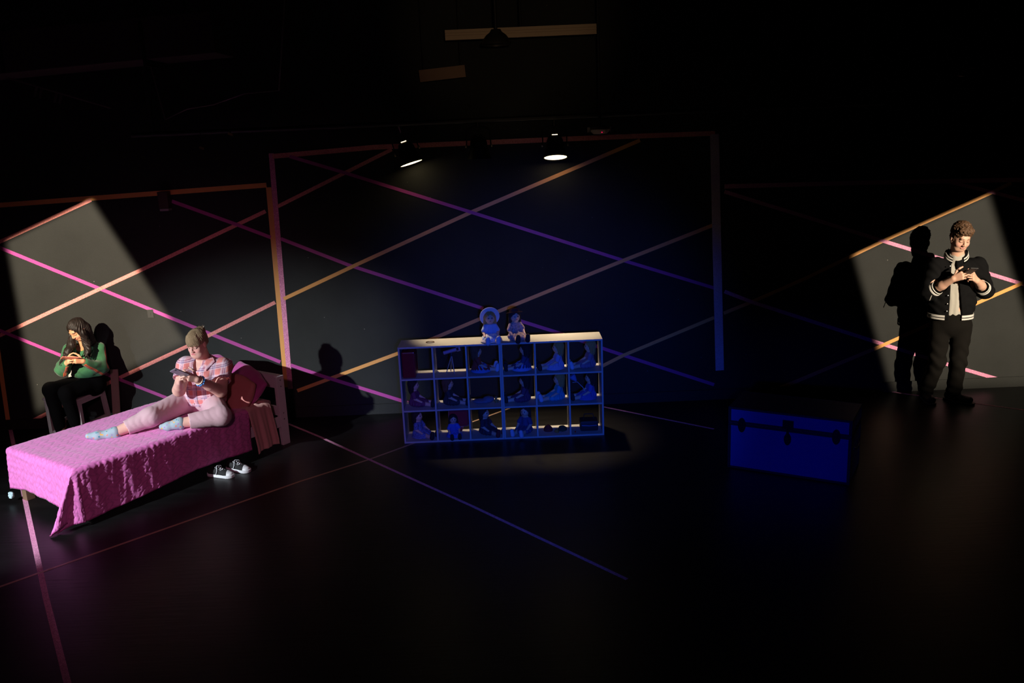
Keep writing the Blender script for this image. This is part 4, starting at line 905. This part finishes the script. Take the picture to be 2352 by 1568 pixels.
    for an in (anR, anL):
        d = unit(A(-.35, -.9, 0)); s = unit(np.cross(d, A(0, 0, 1))); v = Vol(an - A(.24, .24, .13), an + A(.24, .24, .12), .005); a0 = an * A(1, 1, 0)
        v.econe(a0 + A(0, 0, .045) - d * .045, a0 + A(0, 0, .038) + d * .13, s, (.038, .042), (.042, .030)); v.cone(a0 + A(0, 0, .05), an + A(0, 0, .07), .045, .056, k=.03); v.ripple(.003, lambda P: wob(P, 60, 3)); v.cut((0, 0, .002), (0, 0, -1))
        wlink('boot', npmesh('boot', *v.mesh()), mat('tan_suede', (.24, .12, .06), .85), e)
    phone('mobile_phone', pc, (pr, pu, pn), 'phone in a coral case held by the girl in green', mat('coral_case', (.75, .18, .14), .4))
make_green()

# ---------------------------------------------------------------- girl in plaid on the bed
def make_plaid():
    e = person(BW(1.38, .40, MT), 'girl with fringe in pink plaid shirt and pale pink trousers sitting on the quilt')
    hc = W(452, 788, 7.36); F = frame((-.26, -.92, -.30), (-.06, -.35, 1)); fwd = unit(A(-.34, -.94, 0)); rt = unit(np.cross(fwd, A(0, 0, 1)))
    neck = W(472, 826, 7.45); shR, shL = W(512, 842, 7.46), W(427, 840, 7.38)     # shL is image left
    elR, elL = W(507, 898, 7.30), W(411, 896, 7.22); wrR, wrL = W(452, 871, 7.04), W(413, 877, 7.02)
    pel = BW(1.40, .36, .58); wst = W(470, 900, 7.46); che = W(470, 858, 7.45)
    hipN, hipF = pel - rt * .09 - A(0, 0, .0), pel + rt * .09
    knN, anN = W(508, 955, 7.12), W(412, 972, 6.98); knF, anF = W(345, 958, 7.02), W(263, 994, 6.86)
    ftN = W(372, 979, 6.95); ftF = W(203, 1000, 6.80)
    b = Vol((-3.65, 6.62, .44), (-2.25, 7.72, 1.36), .005); head_sdf(b, hc, F, .95, True); b.cone(neck - A(0, 0, .05), hc + F.T @ A(0, -.02, -.06), .058, .056, k=.025)
    b.ell(hc + F.T @ A(0, .03, -.085), (.055, .055, .045), F, k=.03)
    b.econe(pel, wst, rt, (.165, .13), (.17, .13), k=.04); b.econe(wst, che, rt, (.17, .13), (.17, .12), k=.04); b.cone(shR, shL, .058, .058, k=.05)
    for s_, el, wr in ((shR, elR, wrR), (shL, elL, wrL)): b.chain([s_, el, el * .5 + wr * .5, wr], [.058, .052, .043, .029], k=.02)
    for h_, kn, an, ft in ((hipN, knN, anN, ftN), (hipF, knF, anF, ftF)): b.chain([h_, kn, an], [.095, .062, .040], k=.03)
    pc = W(413, 856, 6.93); pn = unit(A(-.1, .70, .70)); pu = unit(A(-.5, -.6, .55)); pu = unit(pu - pn * (pu @ pn)); pr = np.cross(pu, pn)
    hand_sdf(b, wrR, pc - pn * .014 - wrR, A(-.55, .65, .1), A(0, -.2, 1), (35, 45, 30), .92); hand_sdf(b, wrL, pc - pn * .014 - wrL + A(.01, 0, .03), A(.95, .1, .05), A(0, -.35, 1), (45, 50, 35), .92)
    V, Q = b.mesh(); t = np.tile(A(.78, .45, .36), (len(V), 1)); head_tint(V, t, hc, F, .95, (.60, .16, .18), (.20, .12, .07), (.10, .05, .04), (.85, .34, .32))
    wlink('body', npmesh('body', V, Q, t), SKIN, e)
    # hair with fringe and bun
    HM = mat('dark_blond_hair', (.31, .22, .125), .5, noise=.35, nscale=110, stretch=(1, 1, .12)); s = .95; g = lambda *q: hc + F.T @ (A(*q) * s)
    v = Vol(hc - .19, hc + .21, .004); v.ell(g(0, -.022, .042), A(.085, .104, .088) * s, F); v.ell(g(0, -.075, -.01), A(.066, .045, .062) * s, F, k=.02)
    v.ell(g(0, .095, -.050), A(.066, .062, .068) * s, F, k=.006, mode='sub'); v.ell(g(0, .03, -.11), A(.10, .10, .078) * s, F, k=.01, mode='sub')
    for x in (-1, 1): v.ell(g(x * .086, .002, -.022), A(.020, .032, .040) * s, F, k=.004, mode='sub')
    v.ell(g(.0, -.098, .078), A(.042, .042, .036), F, k=.01)
    v.ripple(.0035, lambda P: np.sin(np.arctan2(*((P - hc) @ F.T)[:, :2].T) * 30 + wob(P, 30, 4)) * .6 + .5 * wob(P, 120, 5)); ho = wlink('hair', npmesh('hair', *v.mesh()), HM, e)
    paths = []; rr = np.random.RandomState(5)
    for i in range(86):        # the fringe
        x = -.066 + .132 * (i / 85) + rr.normal() * .002; k = x / .066; zt = .020 + rr.normal() * .005 - .010 * abs(k)
        sp = math.sqrt(max(0, 1 - k * k * .80)); P = [(x * .50, .000, .132 - .012 * k * k), (x * .74, .046, .121 - .020 * k * k), (x * .90, .074 * sp + .012, .092 - .012 * k * k), (x, .084 * sp + .010, .058), (x * 1.04, .086 * sp + .009, .036), (x * 1.04, .086 * sp + .009, zt)]
        paths.append([g(*q) for q in P])
    curls_tubes(paths, .0034).wbuild('fringe', HM, ho, True)
    paths = []
    for i in range(16):
        a = rr.rand() * 6.3; c0 = A(0, -.098, .085); P = [c0, c0 + A(math.cos(a) * .03, math.sin(a) * .03, .018), c0 + A(math.cos(a) * .046, math.sin(a) * .044, .012 + rr.rand() * .02)]; paths.append([g(*q) for q in P])
    curls_tubes(paths, .0022).wbuild('bun_wisps', HM, ho, True)
    # plaid shirt
    PM = mat('plaid_cotton', (.6, .2, .2), .8, tint=True, bump=.2, bscale=150)
    v = Vol((-3.15, 7.0, .56), (-2.3, 7.72, 1.16), .0042); v.econe(pel - A(0, 0, .03), wst, rt, (.212, .178), (.198, .158)); v.econe(wst, che, rt, (.195, .155), (.195, .145), k=.03); v.cone(shR, shL, .078, .078, k=.05); v.cone(neck - A(0, 0, .05), neck - A(0, 0, .005), .082, .074, k=.03)
    v.ell(che + fwd * .10 - rt * .07 - A(0, 0, .02), (.075, .07, .07), k=.04); v.ell(che + fwd * .10 + rt * .07 - A(0, 0, .02), (.075, .07, .07), k=.04)
    cut_ = []
    for s_, el in ((shR, elR), (shL, elL)): c_ = s_ * .38 + el * .62; cut_.append((s_, c_)); v.cone(s_, c_, .078, .080, k=.03)
    v.ripple(.005, lambda P: wob(P * A(1, 1, .6), 32, 6) + .3 * np.sin(P[:, 2] * 60 + 4 * np.sin(P[:, 0] * 20)))
    for s_, c_ in cut_: d = unit(c_ - s_); v.cone(c_ + d * .05, c_ + d * .12, .10, .10, mode='sub')
    v.ell(neck + fwd * .085 + A(0, 0, -.030), (.036, .07, .085), frame(fwd, (0, 0, 1)), mode='sub'); v.ell(neck + A(0, 0, .05), (.062, .062, .05), mode='sub')
    v.cut(pel - A(0, 0, .020), unit(A(0, 0, -1) - fwd * .12))
    V, Q = v.mesh(); X_ = (V - wst) @ unit(A(-.98, .08, .0)); Z_ = (V - wst) @ unit(A(0, 0, 1) + fwd * .1)
    def plaid(x, z, per=.082):
        t = np.tile(A(.78, .25, .23), (len(x), 1))
        for c in (x, z):
            f = (c / per) % 1
            for lo, hi, col, al in ((.0, .09, (.10, .10, .28), .60), (.09, .15, (.85, .8, .9), .6), (.15, .24, (.12, .12, .30), .45), (.24, .42, (.80, .70, .82), .50), (.93, 1., (.85, .8, .9), .5)):
                m = (f >= lo) & (f < hi); t[m] = t[m] * (1 - al) + A(*col) * al
        return t
    t = plaid(X_, Z_); 
    plk = np.abs(X_ + .005) < .0035; front = ((V - wst) @ fwd) > .05; t[plk & front] *= .45
    shirt = wlink('plaid_shirt', npmesh('plaid_shirt', V, Q, t), PM, e)
    for sd in (1, -1):       # collar flaps
        c0 = neck + A(0, 0, .012); pts = [c0 + rt * sd * .074 + A(0, 0, .030), c0 + rt * sd * .062 + fwd * .07 + A(0, 0, .008), c0 + rt * sd * .040 + fwd * .130 - A(0, 0, .050), c0 + rt * sd * .092 + fwd * .120 - A(0, 0, .070), c0 + rt * sd * .122 + fwd * .03 - A(0, 0, .012)]
        m = MB().poly(pts, -A(0, 0, .006)); bmesh.ops.triangulate(m.bm, faces=m.bm.faces[:]); bmesh.ops.subdivide_edges(m.bm, edges=m.bm.edges[:], cuts=4, use_grid_fill=True); me = m.mesh('collar'); n = len(me.vertices); co = np.zeros(n * 3); me.vertices.foreach_get('co', co); co = co.reshape(-1, 3)
        at = me.color_attributes.new('Tint', 'FLOAT_COLOR', 'POINT'); cc = np.ones((n, 4)); cc[:, :3] = plaid((co - wst) @ rt + .02, (co - wst) @ A(0, 0, 1)); at.data.foreach_set('color', cc.ravel()); wlink('collar', me, PM, shirt)
    for k in range(4): p = wst + fwd * (.158 + (.02 if k > 1 else 0)) + A(0, 0, -.06 + k * .075); MB().lathe([(.001, .003), (.005, .002), (.0055, 0)], p, Matrix.Rotation(math.radians(90), 3, 'X'), 8).wbuild('button', mat('pearl', (.6, .55, .55), .3), shirt)
    # trousers
    TM = mat('pale_pink_trousers', (.62, .40, .44), .8, bump=.2, bscale=60, sheen=.15)
    v = Vol((-3.5, 6.78, .445), (-2.25, 7.75, .80), .0055); v.econe(pel - A(0, 0, .01), pel + A(0, 0, .10), rt, (.185, .155), (.18, .145))
    cf = anF * .72 + knF * .28; cn = anN * .80 + knN * .20
    v.chain([hipN, knN, cn], [.112, .082, .066], k=.03); v.chain([hipF, knF, cf], [.110, .082, .060], k=.03); v.cone(cn + unit(anN - knN) * .055, cn + unit(anN - knN) * .16, .09, .09, mode='sub'); v.cone(cf + unit(anF - knF) * .055, cf + unit(anF - knF) * .16, .09, .09, mode='sub')
    dF = unit(anF - hipF); v.ripple(.0011, lambda P: (1 - 2 * np.abs(np.sin((P @ dF) * 46 + 5 * np.sin(P[:, 2] * 19) + 3 * np.sin(P[:, 0] * 11)))) * .9 + wob(P, 30, 3) * .5); wlink('trousers', npmesh('trousers', *v.mesh()), TM, e)
    # socks
    SM = mat('sock_knit', (.42, .52, .60), .85, tint=True)
    for an, ft, up in ((anF, ftF, A(0, 0, 1)), (anN, ftN, A(0, 0, 1))):
        d = unit(ft - an); v = Vol(np.minimum(an, ft) - .09, np.maximum(an, ft) + .09, .004); heel = an - A(0, 0, .022) + d * -.01; ball = an * .35 + ft * .65
        v.chain([an - d * .005 + A(0, 0, .01), an + d * .03], [.044, .040], k=.02); v.ell(heel, (.036, .036, .034), k=.02); v.chain([an + d * .03 - A(0, 0, .005), ball - A(0, 0, .008), ft - A(0, 0, .004)], [.037, .036, .024], k=.02)
        V, Q = v.mesh(); t = np.tile(A(.34, .43, .48), (len(V), 1)); rr = np.random.RandomState(9); cols = [(.85, .45, .05), (.02, .25, .30), (.75, .2, .12), (.35, .2, .5)]
        for k in range(46): c_ = V[rr.randint(len(V))]; q = V - c_; r_ = np.linalg.norm(q, axis=1); t[r_ < .0065 * (.6 + .5 * rr.rand())] = cols[k % 4]
        wlink('sock', npmesh('sock', V, Q, t), SM, e)
    # beads and band on the wrist
    d = unit(elR - wrR); c0 = wrR + d * .045; a1 = unit(np.cross(d, A(0, 0, 1))); a2 = np.cross(d, a1); m = MB()
    for k in range(14):
        a = 2 * PI * k / 14; m.lathe([(.002, -.009), (.008, -.005), (.010, 0), (.008, .005), (.002, .009)], c0 + (a1 * math.cos(a) + a2 * math.sin(a)) * .040 + d * .006 * (k % 2), seg=8)
    m.wbuild('hair_tie_bracelet', mat('sky_blue_cloth', (.10, .35, .80), .6), e, True)
    MB().tube([c0 - d * .016 + (a1 * math.cos(a) + a2 * math.sin(a)) * .036 for a in np.linspace(0, 2 * PI, 25)[:-1]], .0045, 6, closed=True).wbuild('bead_bracelet', mat('mixed_beads', (.75, .6, .45), .4), e, True)
    phone('mobile_phone', pc, (pr, pu, pn), 'phone in a grey metal case held by the girl in the plaid shirt', mat('silver_case', (.35, .34, .38), .35, metal=.5))
make_plaid()

# ================================================================== sneakers on the floor
def sneaker(c, a, label):
    e = empty('sneaker', c, label, 'sneaker', 'pair of sneakers on the floor', a)       # local +x is the toe
    CV = mat('black_canvas', (.010, .010, .011), .8); RB = mat('white_rubber', (.78, .80, .82), .5); LC = mat('white_lace', (.75, .78, .82), .7)
    v = Vol((-.16, -.07, -.01), (.17, .07, .14), .003); v.econe((-.085, 0, .03), (.06, 0, .028), (0, 1, 0), (.036, .05), (.042, .036)); v.econe((.06, 0, .026), (.10, 0, .022), (0, 1, 0), (.042, .036), (.036, .026), k=.01); v.cone((-.085, 0, .05), (-.02, 0, .048), .036, .034, k=.02)
    v.cone((-.085, 0, .075), (-.022, 0, .092), .025, .027, mode='sub', k=.004); v.cut((0, 0, .012), (0, 0, -1)); V, Q = v.mesh(); fc = V[Q].mean(1); toe = fc[:, 0] > .075 + .25 * np.abs(fc[:, 1])
    vv, qq, _ = submesh(V, Q, ~toe); up = link('upper', npmesh('upper', vv, qq), CV, e); vv, qq, _ = submesh(V, Q, toe); link('toe_cap', npmesh('toe_cap', vv, qq), RB, e)
    v = Vol((-.17, -.08, -.01), (.18, .08, .08), .003); v.econe((-.09, 0, .014), (.085, 0, .014), (0, 1, 0), (.042, .08), (.048, .08)); v.cut((0, 0, .0005), (0, 0, -1)); v.cut((0, 0, .027), (0, 0, 1)); link('sole', npmesh('sole', *v.mesh()), RB, e)
    v = Vol((-.06, -.04, .03), (.08, .04, .14), .003); v.econe((.03, 0, .056), (-.028, 0, .088), (0, 1, 0), (.022, .005), (.024, .004)); link('tongue', npmesh('tongue', *v.mesh()), CV, e)
    m = MB()
    for k in range(5):
        x = .052 - k * .019; z = .060 + k * .0066; w = .023
        m.tube([(x, -w, z - .010), (x - .004, 0, z + .004), (x - .012, w, z - .006)], .0028, 6); m.tube([(x, w, z - .010), (x - .006, 0, z + .005), (x - .012, -w, z - .006)], .0028, 6)
    m.tube([(-.028, 0, .094), (-.012, .03, .085), (-.02, .045, .060), (-.03, .052, .025)], .0026, 6); m.tube([(-.028, 0, .094), (-.01, -.03, .088), (.0, -.045, .062), (-.012, -.050, .03)], .0026, 6); m.build('lace', LC, e, True)
    m = MB()
    for s_ in (-1, 1): m.tube([(-.05, s_ * .0405, .046), (-.042, s_ * .0415, .046)], .003, 8)
    m.build('eyelet', STEEL, up)
s1, s2 = FL(505, 1096), FL(543, 1083)
sneaker(s1 + A(.0, .03, 0), math.radians(-20), 'black canvas sneaker with white sole and laces, the one nearer the foot of the bed')
sneaker(s2 + A(.01, .03, 0), math.radians(-28), 'black canvas sneaker with white sole and laces, the one nearer the headboard')

# ================================================================== overhead rig
LM = mat('lamp_glow', (1, .8, .5), .5, emit=(1, .78, .42), estr=5)
def lantern(c, tilt, roll, lit, label):
    e = bpy.data.objects.new('stage_lamp', None); COL.objects.link(e); e.location = c; e.rotation_euler = (tilt, roll, 0); tag(e, label, 'stage lamp', 'stage lamps hung over the shelf')
    MB().lathe([(.040, .105), (.060, .10), (.078, .06), (.086, .0), (.108, -.075), (.115, -.10), (.111, -.10), (.084, -.02), (.05, .05), (.01, .07)], (0, 0, 0), None, 32, False, False).build('housing', BLK, e, True)
    MB().lathe([(.001, .11), (.035, .11), (.036, .125), (.001, .128)], seg=16).build('rear_cap', BLK, e, True)
    y = MB(); y.tube([(-.098, 0, .0), (-.115, 0, .03), (-.112, 0, .17), (-.05, 0, .20), (.05, 0, .20), (.112, 0, .17), (.115, 0, .03), (.098, 0, 0)], .006, 8); y.build('yoke', BLK, e, True)
    for s_ in (-1, 1): MB().lathe([(.001, 0), (.014, 0), (.014, .012), (.001, .012)], (s_ * .116, 0, .02), Matrix.Rotation(math.radians(90 * s_), 3, 'Y'), 12).build('yoke_knob', mat('brass_knob', (.5, .4, .2), .35, metal=.9), e, True)
    MB().tube([(0, 0, .20), (0, 0, .27)], .014, 10).build('hook_clamp', STEEL if lit else BLK, e, True)
    MB().lathe([(.001, -.003), (.106, -.003), (.106, 0), (.001, .002)], (0, 0, -.094), None, 28).build('lens', LM if lit else mat('dark_lens', (.02, .02, .02), .2), e, True)
    if lit:
        ld = bpy.data.lights.new('lamp_beam', 'SPOT'); lo = bpy.data.objects.new('lamp_beam', ld); COL.objects.link(lo); lo.parent = e; lo.location = (0, 0, -.10); lo.rotation_euler = (math.radians(-13) - tilt if tilt > -.2 else 0, 0, 0); ld.energy = 260; ld.color = (1, .76, .46); ld.spot_size = math.radians(41); ld.spot_blend = .8; ld.shadow_soft_size = .05
        MB().tube([(-.026, -.034, .112), (.026, -.034, .112)], .003, 8).build('vent_slot', LM, e)
    return e
LY = 8.47
lantern(W(937, 352, LY), math.radians(-5), math.radians(-16), True, 'lit hanging stage lamp, tilted, above the left unit of the shelf')
lantern(W(1275, 338, LY), math.radians(-14), math.radians(0), True, 'lit hanging stage lamp, level, above the right unit of the shelf')
lantern(W(1100, 340, LY), math.radians(0), math.radians(0), False, 'unlit stage lamp hanging between the two lit ones')
pz = W(1275, 340, LY)[2] + .285
def pipe(a, b, r, label, nm='lighting_pipe'): return tag(MB().tube([a, b], r, 12).build(nm, BLKP, None, True), label, 'pipe', 'black pipes of the lighting grid')
pipe((-3.5, LY, pz), (3.6, LY, pz), .024, 'black pipe carrying the stage lamps over the shelf')
for x in (-3.3, 3.4): pipe((x, LY, pz + .02), (x, LY, 4.9), .018, 'upright black pipe holding the lamp bar at its ' + ('left' if x < 0 else 'right') + ' end', 'drop_pipe')
# white oval detector unit beside the right lamp
e = empty('ceiling_sensor', W(1378, 297, 8.3), 'oval grey sensor with a red light beside the right stage lamp', 'sensor')
MB().lathe([(.001, -.045), (.060, -.042), (.085, -.020), (.095, .0), (.085, .022), (.001, .026)], seg=28).build('housing', mat('grey_plastic', (.35, .30, .24), .4), e, True)
MB().lathe([(.001, -.004), (.005, 0), (.001, .004)], (.01, -.078, -.026), seg=8).build('indicator', mat('red_led', (.8, 0, .05), .4, emit=(1, .0, .08), estr=2.5), e, True)
MB().tube([(0, 0, .02), (0, 0, 2.0)], .012, 8).build('drop_rod', BLKP, e)
for s_ in (-1, 1): MB().box((s_ * .105, -.02, .0), (.03, .03, .05), bev=.004).build('side_clip', STEEL, e)
# pale metal beam high above the shelf, boards, scoop and ducts
e = empty('ceiling_beam', W(1196, 74, 8.2), 'long tan ribbed metal beam high above the shelf', 'beam'); wdt = (W(1368, 60, 8.2) - W(1022, 85, 8.2)); Lb = np.linalg.norm(wdt); BM_ = mat('tan_metal', (.36, .25, .16), .45, metal=.3)
MB().box((0, 0, 0), (Lb, .06, .085)).build('web', BM_, e)
for z in (-.042, -.004, .018): MB().box((0, -.035, z), (Lb, .02, .007)).build('rib', BM_, e)
MB().tube([(0, 0, .04), (0, 0, 1.15)], .01, 8).build('drop_rod', BLKP, e)
e = empty('plywood_panel', W(1016, 169, 8.3), 'small tan board hanging below the ribbed beam', 'board'); MB().box((0, 0, 0), (.42, .02, .105), Matrix.Rotation(math.radians(4), 3, 'Y').transposed(), .002).build('board', mat('plywood', (.30, .17, .10), .6), e)
for s_ in (-1, 1): MB().tube([(s_ * .17, 0, .04), (s_ * .17, 0, 1.5)], .004, 6).build('wire', BLKP, e)
e = empty('scoop_light', W(1140, 95, 8.0), 'dark round scoop light hanging in front of the ribbed beam', 'stage lamp')
MB().lathe([(.13, -.03), (.125, .0), (.09, .05), (.05, .08), (.04, .10), (.001, .10)], seg=28, capb=False, capt=False).build('shade', mat('dark_enamel', (.05, .042, .035), .4, metal=.3), e, True)
MB().tube([(0, 0, .1), (0, 0, .8)], .014, 8).build('stem', BLKP, e, True)
e = empty('ventilation_duct', (-4.2, 8.0, 3.62), 'dark ventilation duct across the top left', 'duct')
MB().box((0, 0, 0), (3.6, .5, .34), Matrix.Rotation(math.radians(3), 3, 'Y').transposed(), .01).build('duct', mat('duct_paint', (.06, .04, .045), .6), e)
for x in (-1.2, 0, 1.2): MB().box((x, 0, .02 - x * .05 * 0), (.03, .52, .36)).build('flange', DARKM, e)
for x in (-1.5, 1.5): MB().tube([(x, 0, .1), (x, 0, 1.26)], .01, 8).build('drop_rod', BLKP, e)
a, b = W(-30, 165, 8.1), W(255, 248, 8.1); e = empty('grid_rail', a, 'thin dark rail slanting down at the top left with four small clips', 'rail')
RL = mat('rail_paint', (.12, .08, .09), .4); MB().tube([(0, 0, 0), tuple(b - a)], .008, 8).build('rail', RL, e)
for f in (.40, .44, .56, .60): p = (b - a) * f; MB().beam(p, p + A(-.03, -.01, -.09), .02, .004, (0, 1, 0)).build('clip', STEEL if f == .40 else RL, e)
pp = [W(380, 275, 8.1) + A(-.3, 0, 2.0), W(380, 275, 8.1), W(430, 250, 8.1), W(490, 240, 8.1), W(560, 215, 8.1), W(640, 208, 8.1), W(640, 208, 8.1) + A(.3, 0, 1.7)]
tag(MB().tube([tuple(q) for q in pp], .007, 8).build('power_cable', RL, None, True), 'dark cable slung below the ceiling left of the lamps', 'cable')
for px, py, lab in ((530, 308, 'upper'), (464, 340, 'lower')): q = W(px, py, 8.2); e = empty('cable_clamp', q, 'tiny amber lit metal clamp, the %s of two in the dark left of the lamps' % lab, 'clamp'); MB().box((0, 0, 0), (.045, .03, .022), Matrix.Rotation(.4, 3, 'Y'), .003).build('jaw', mat('brass_knob', (0, 0, 0)), e); MB().tube([(0, 0, .01), (0, 0, 1.5)], .004, 6).build('wire', BLKP, e)
e = empty('mirror_fixture', W(2243, 157, 8.0), 'tangle of dark glinting cable on a hook at the top right', 'cable'); m = MB(); rr = np.random.RandomState(2)
for k in range(5): m.tube([(.12 * math.cos(a) * (1 + .1 * k) - .02 * k, .03 * math.sin(a * 2 + k), .035 * math.sin(a) - .01 * k) for a in np.linspace(0, 2 * PI, 17)[:-1]], .005, 6, closed=True)
m.build('coil', mat('glossy_cable', (.05, .035, .04), .2), e, True); MB().tube([(0, 0, .02), (0, 0, 1.4)], .008, 6).build('hook', BLKP, e)
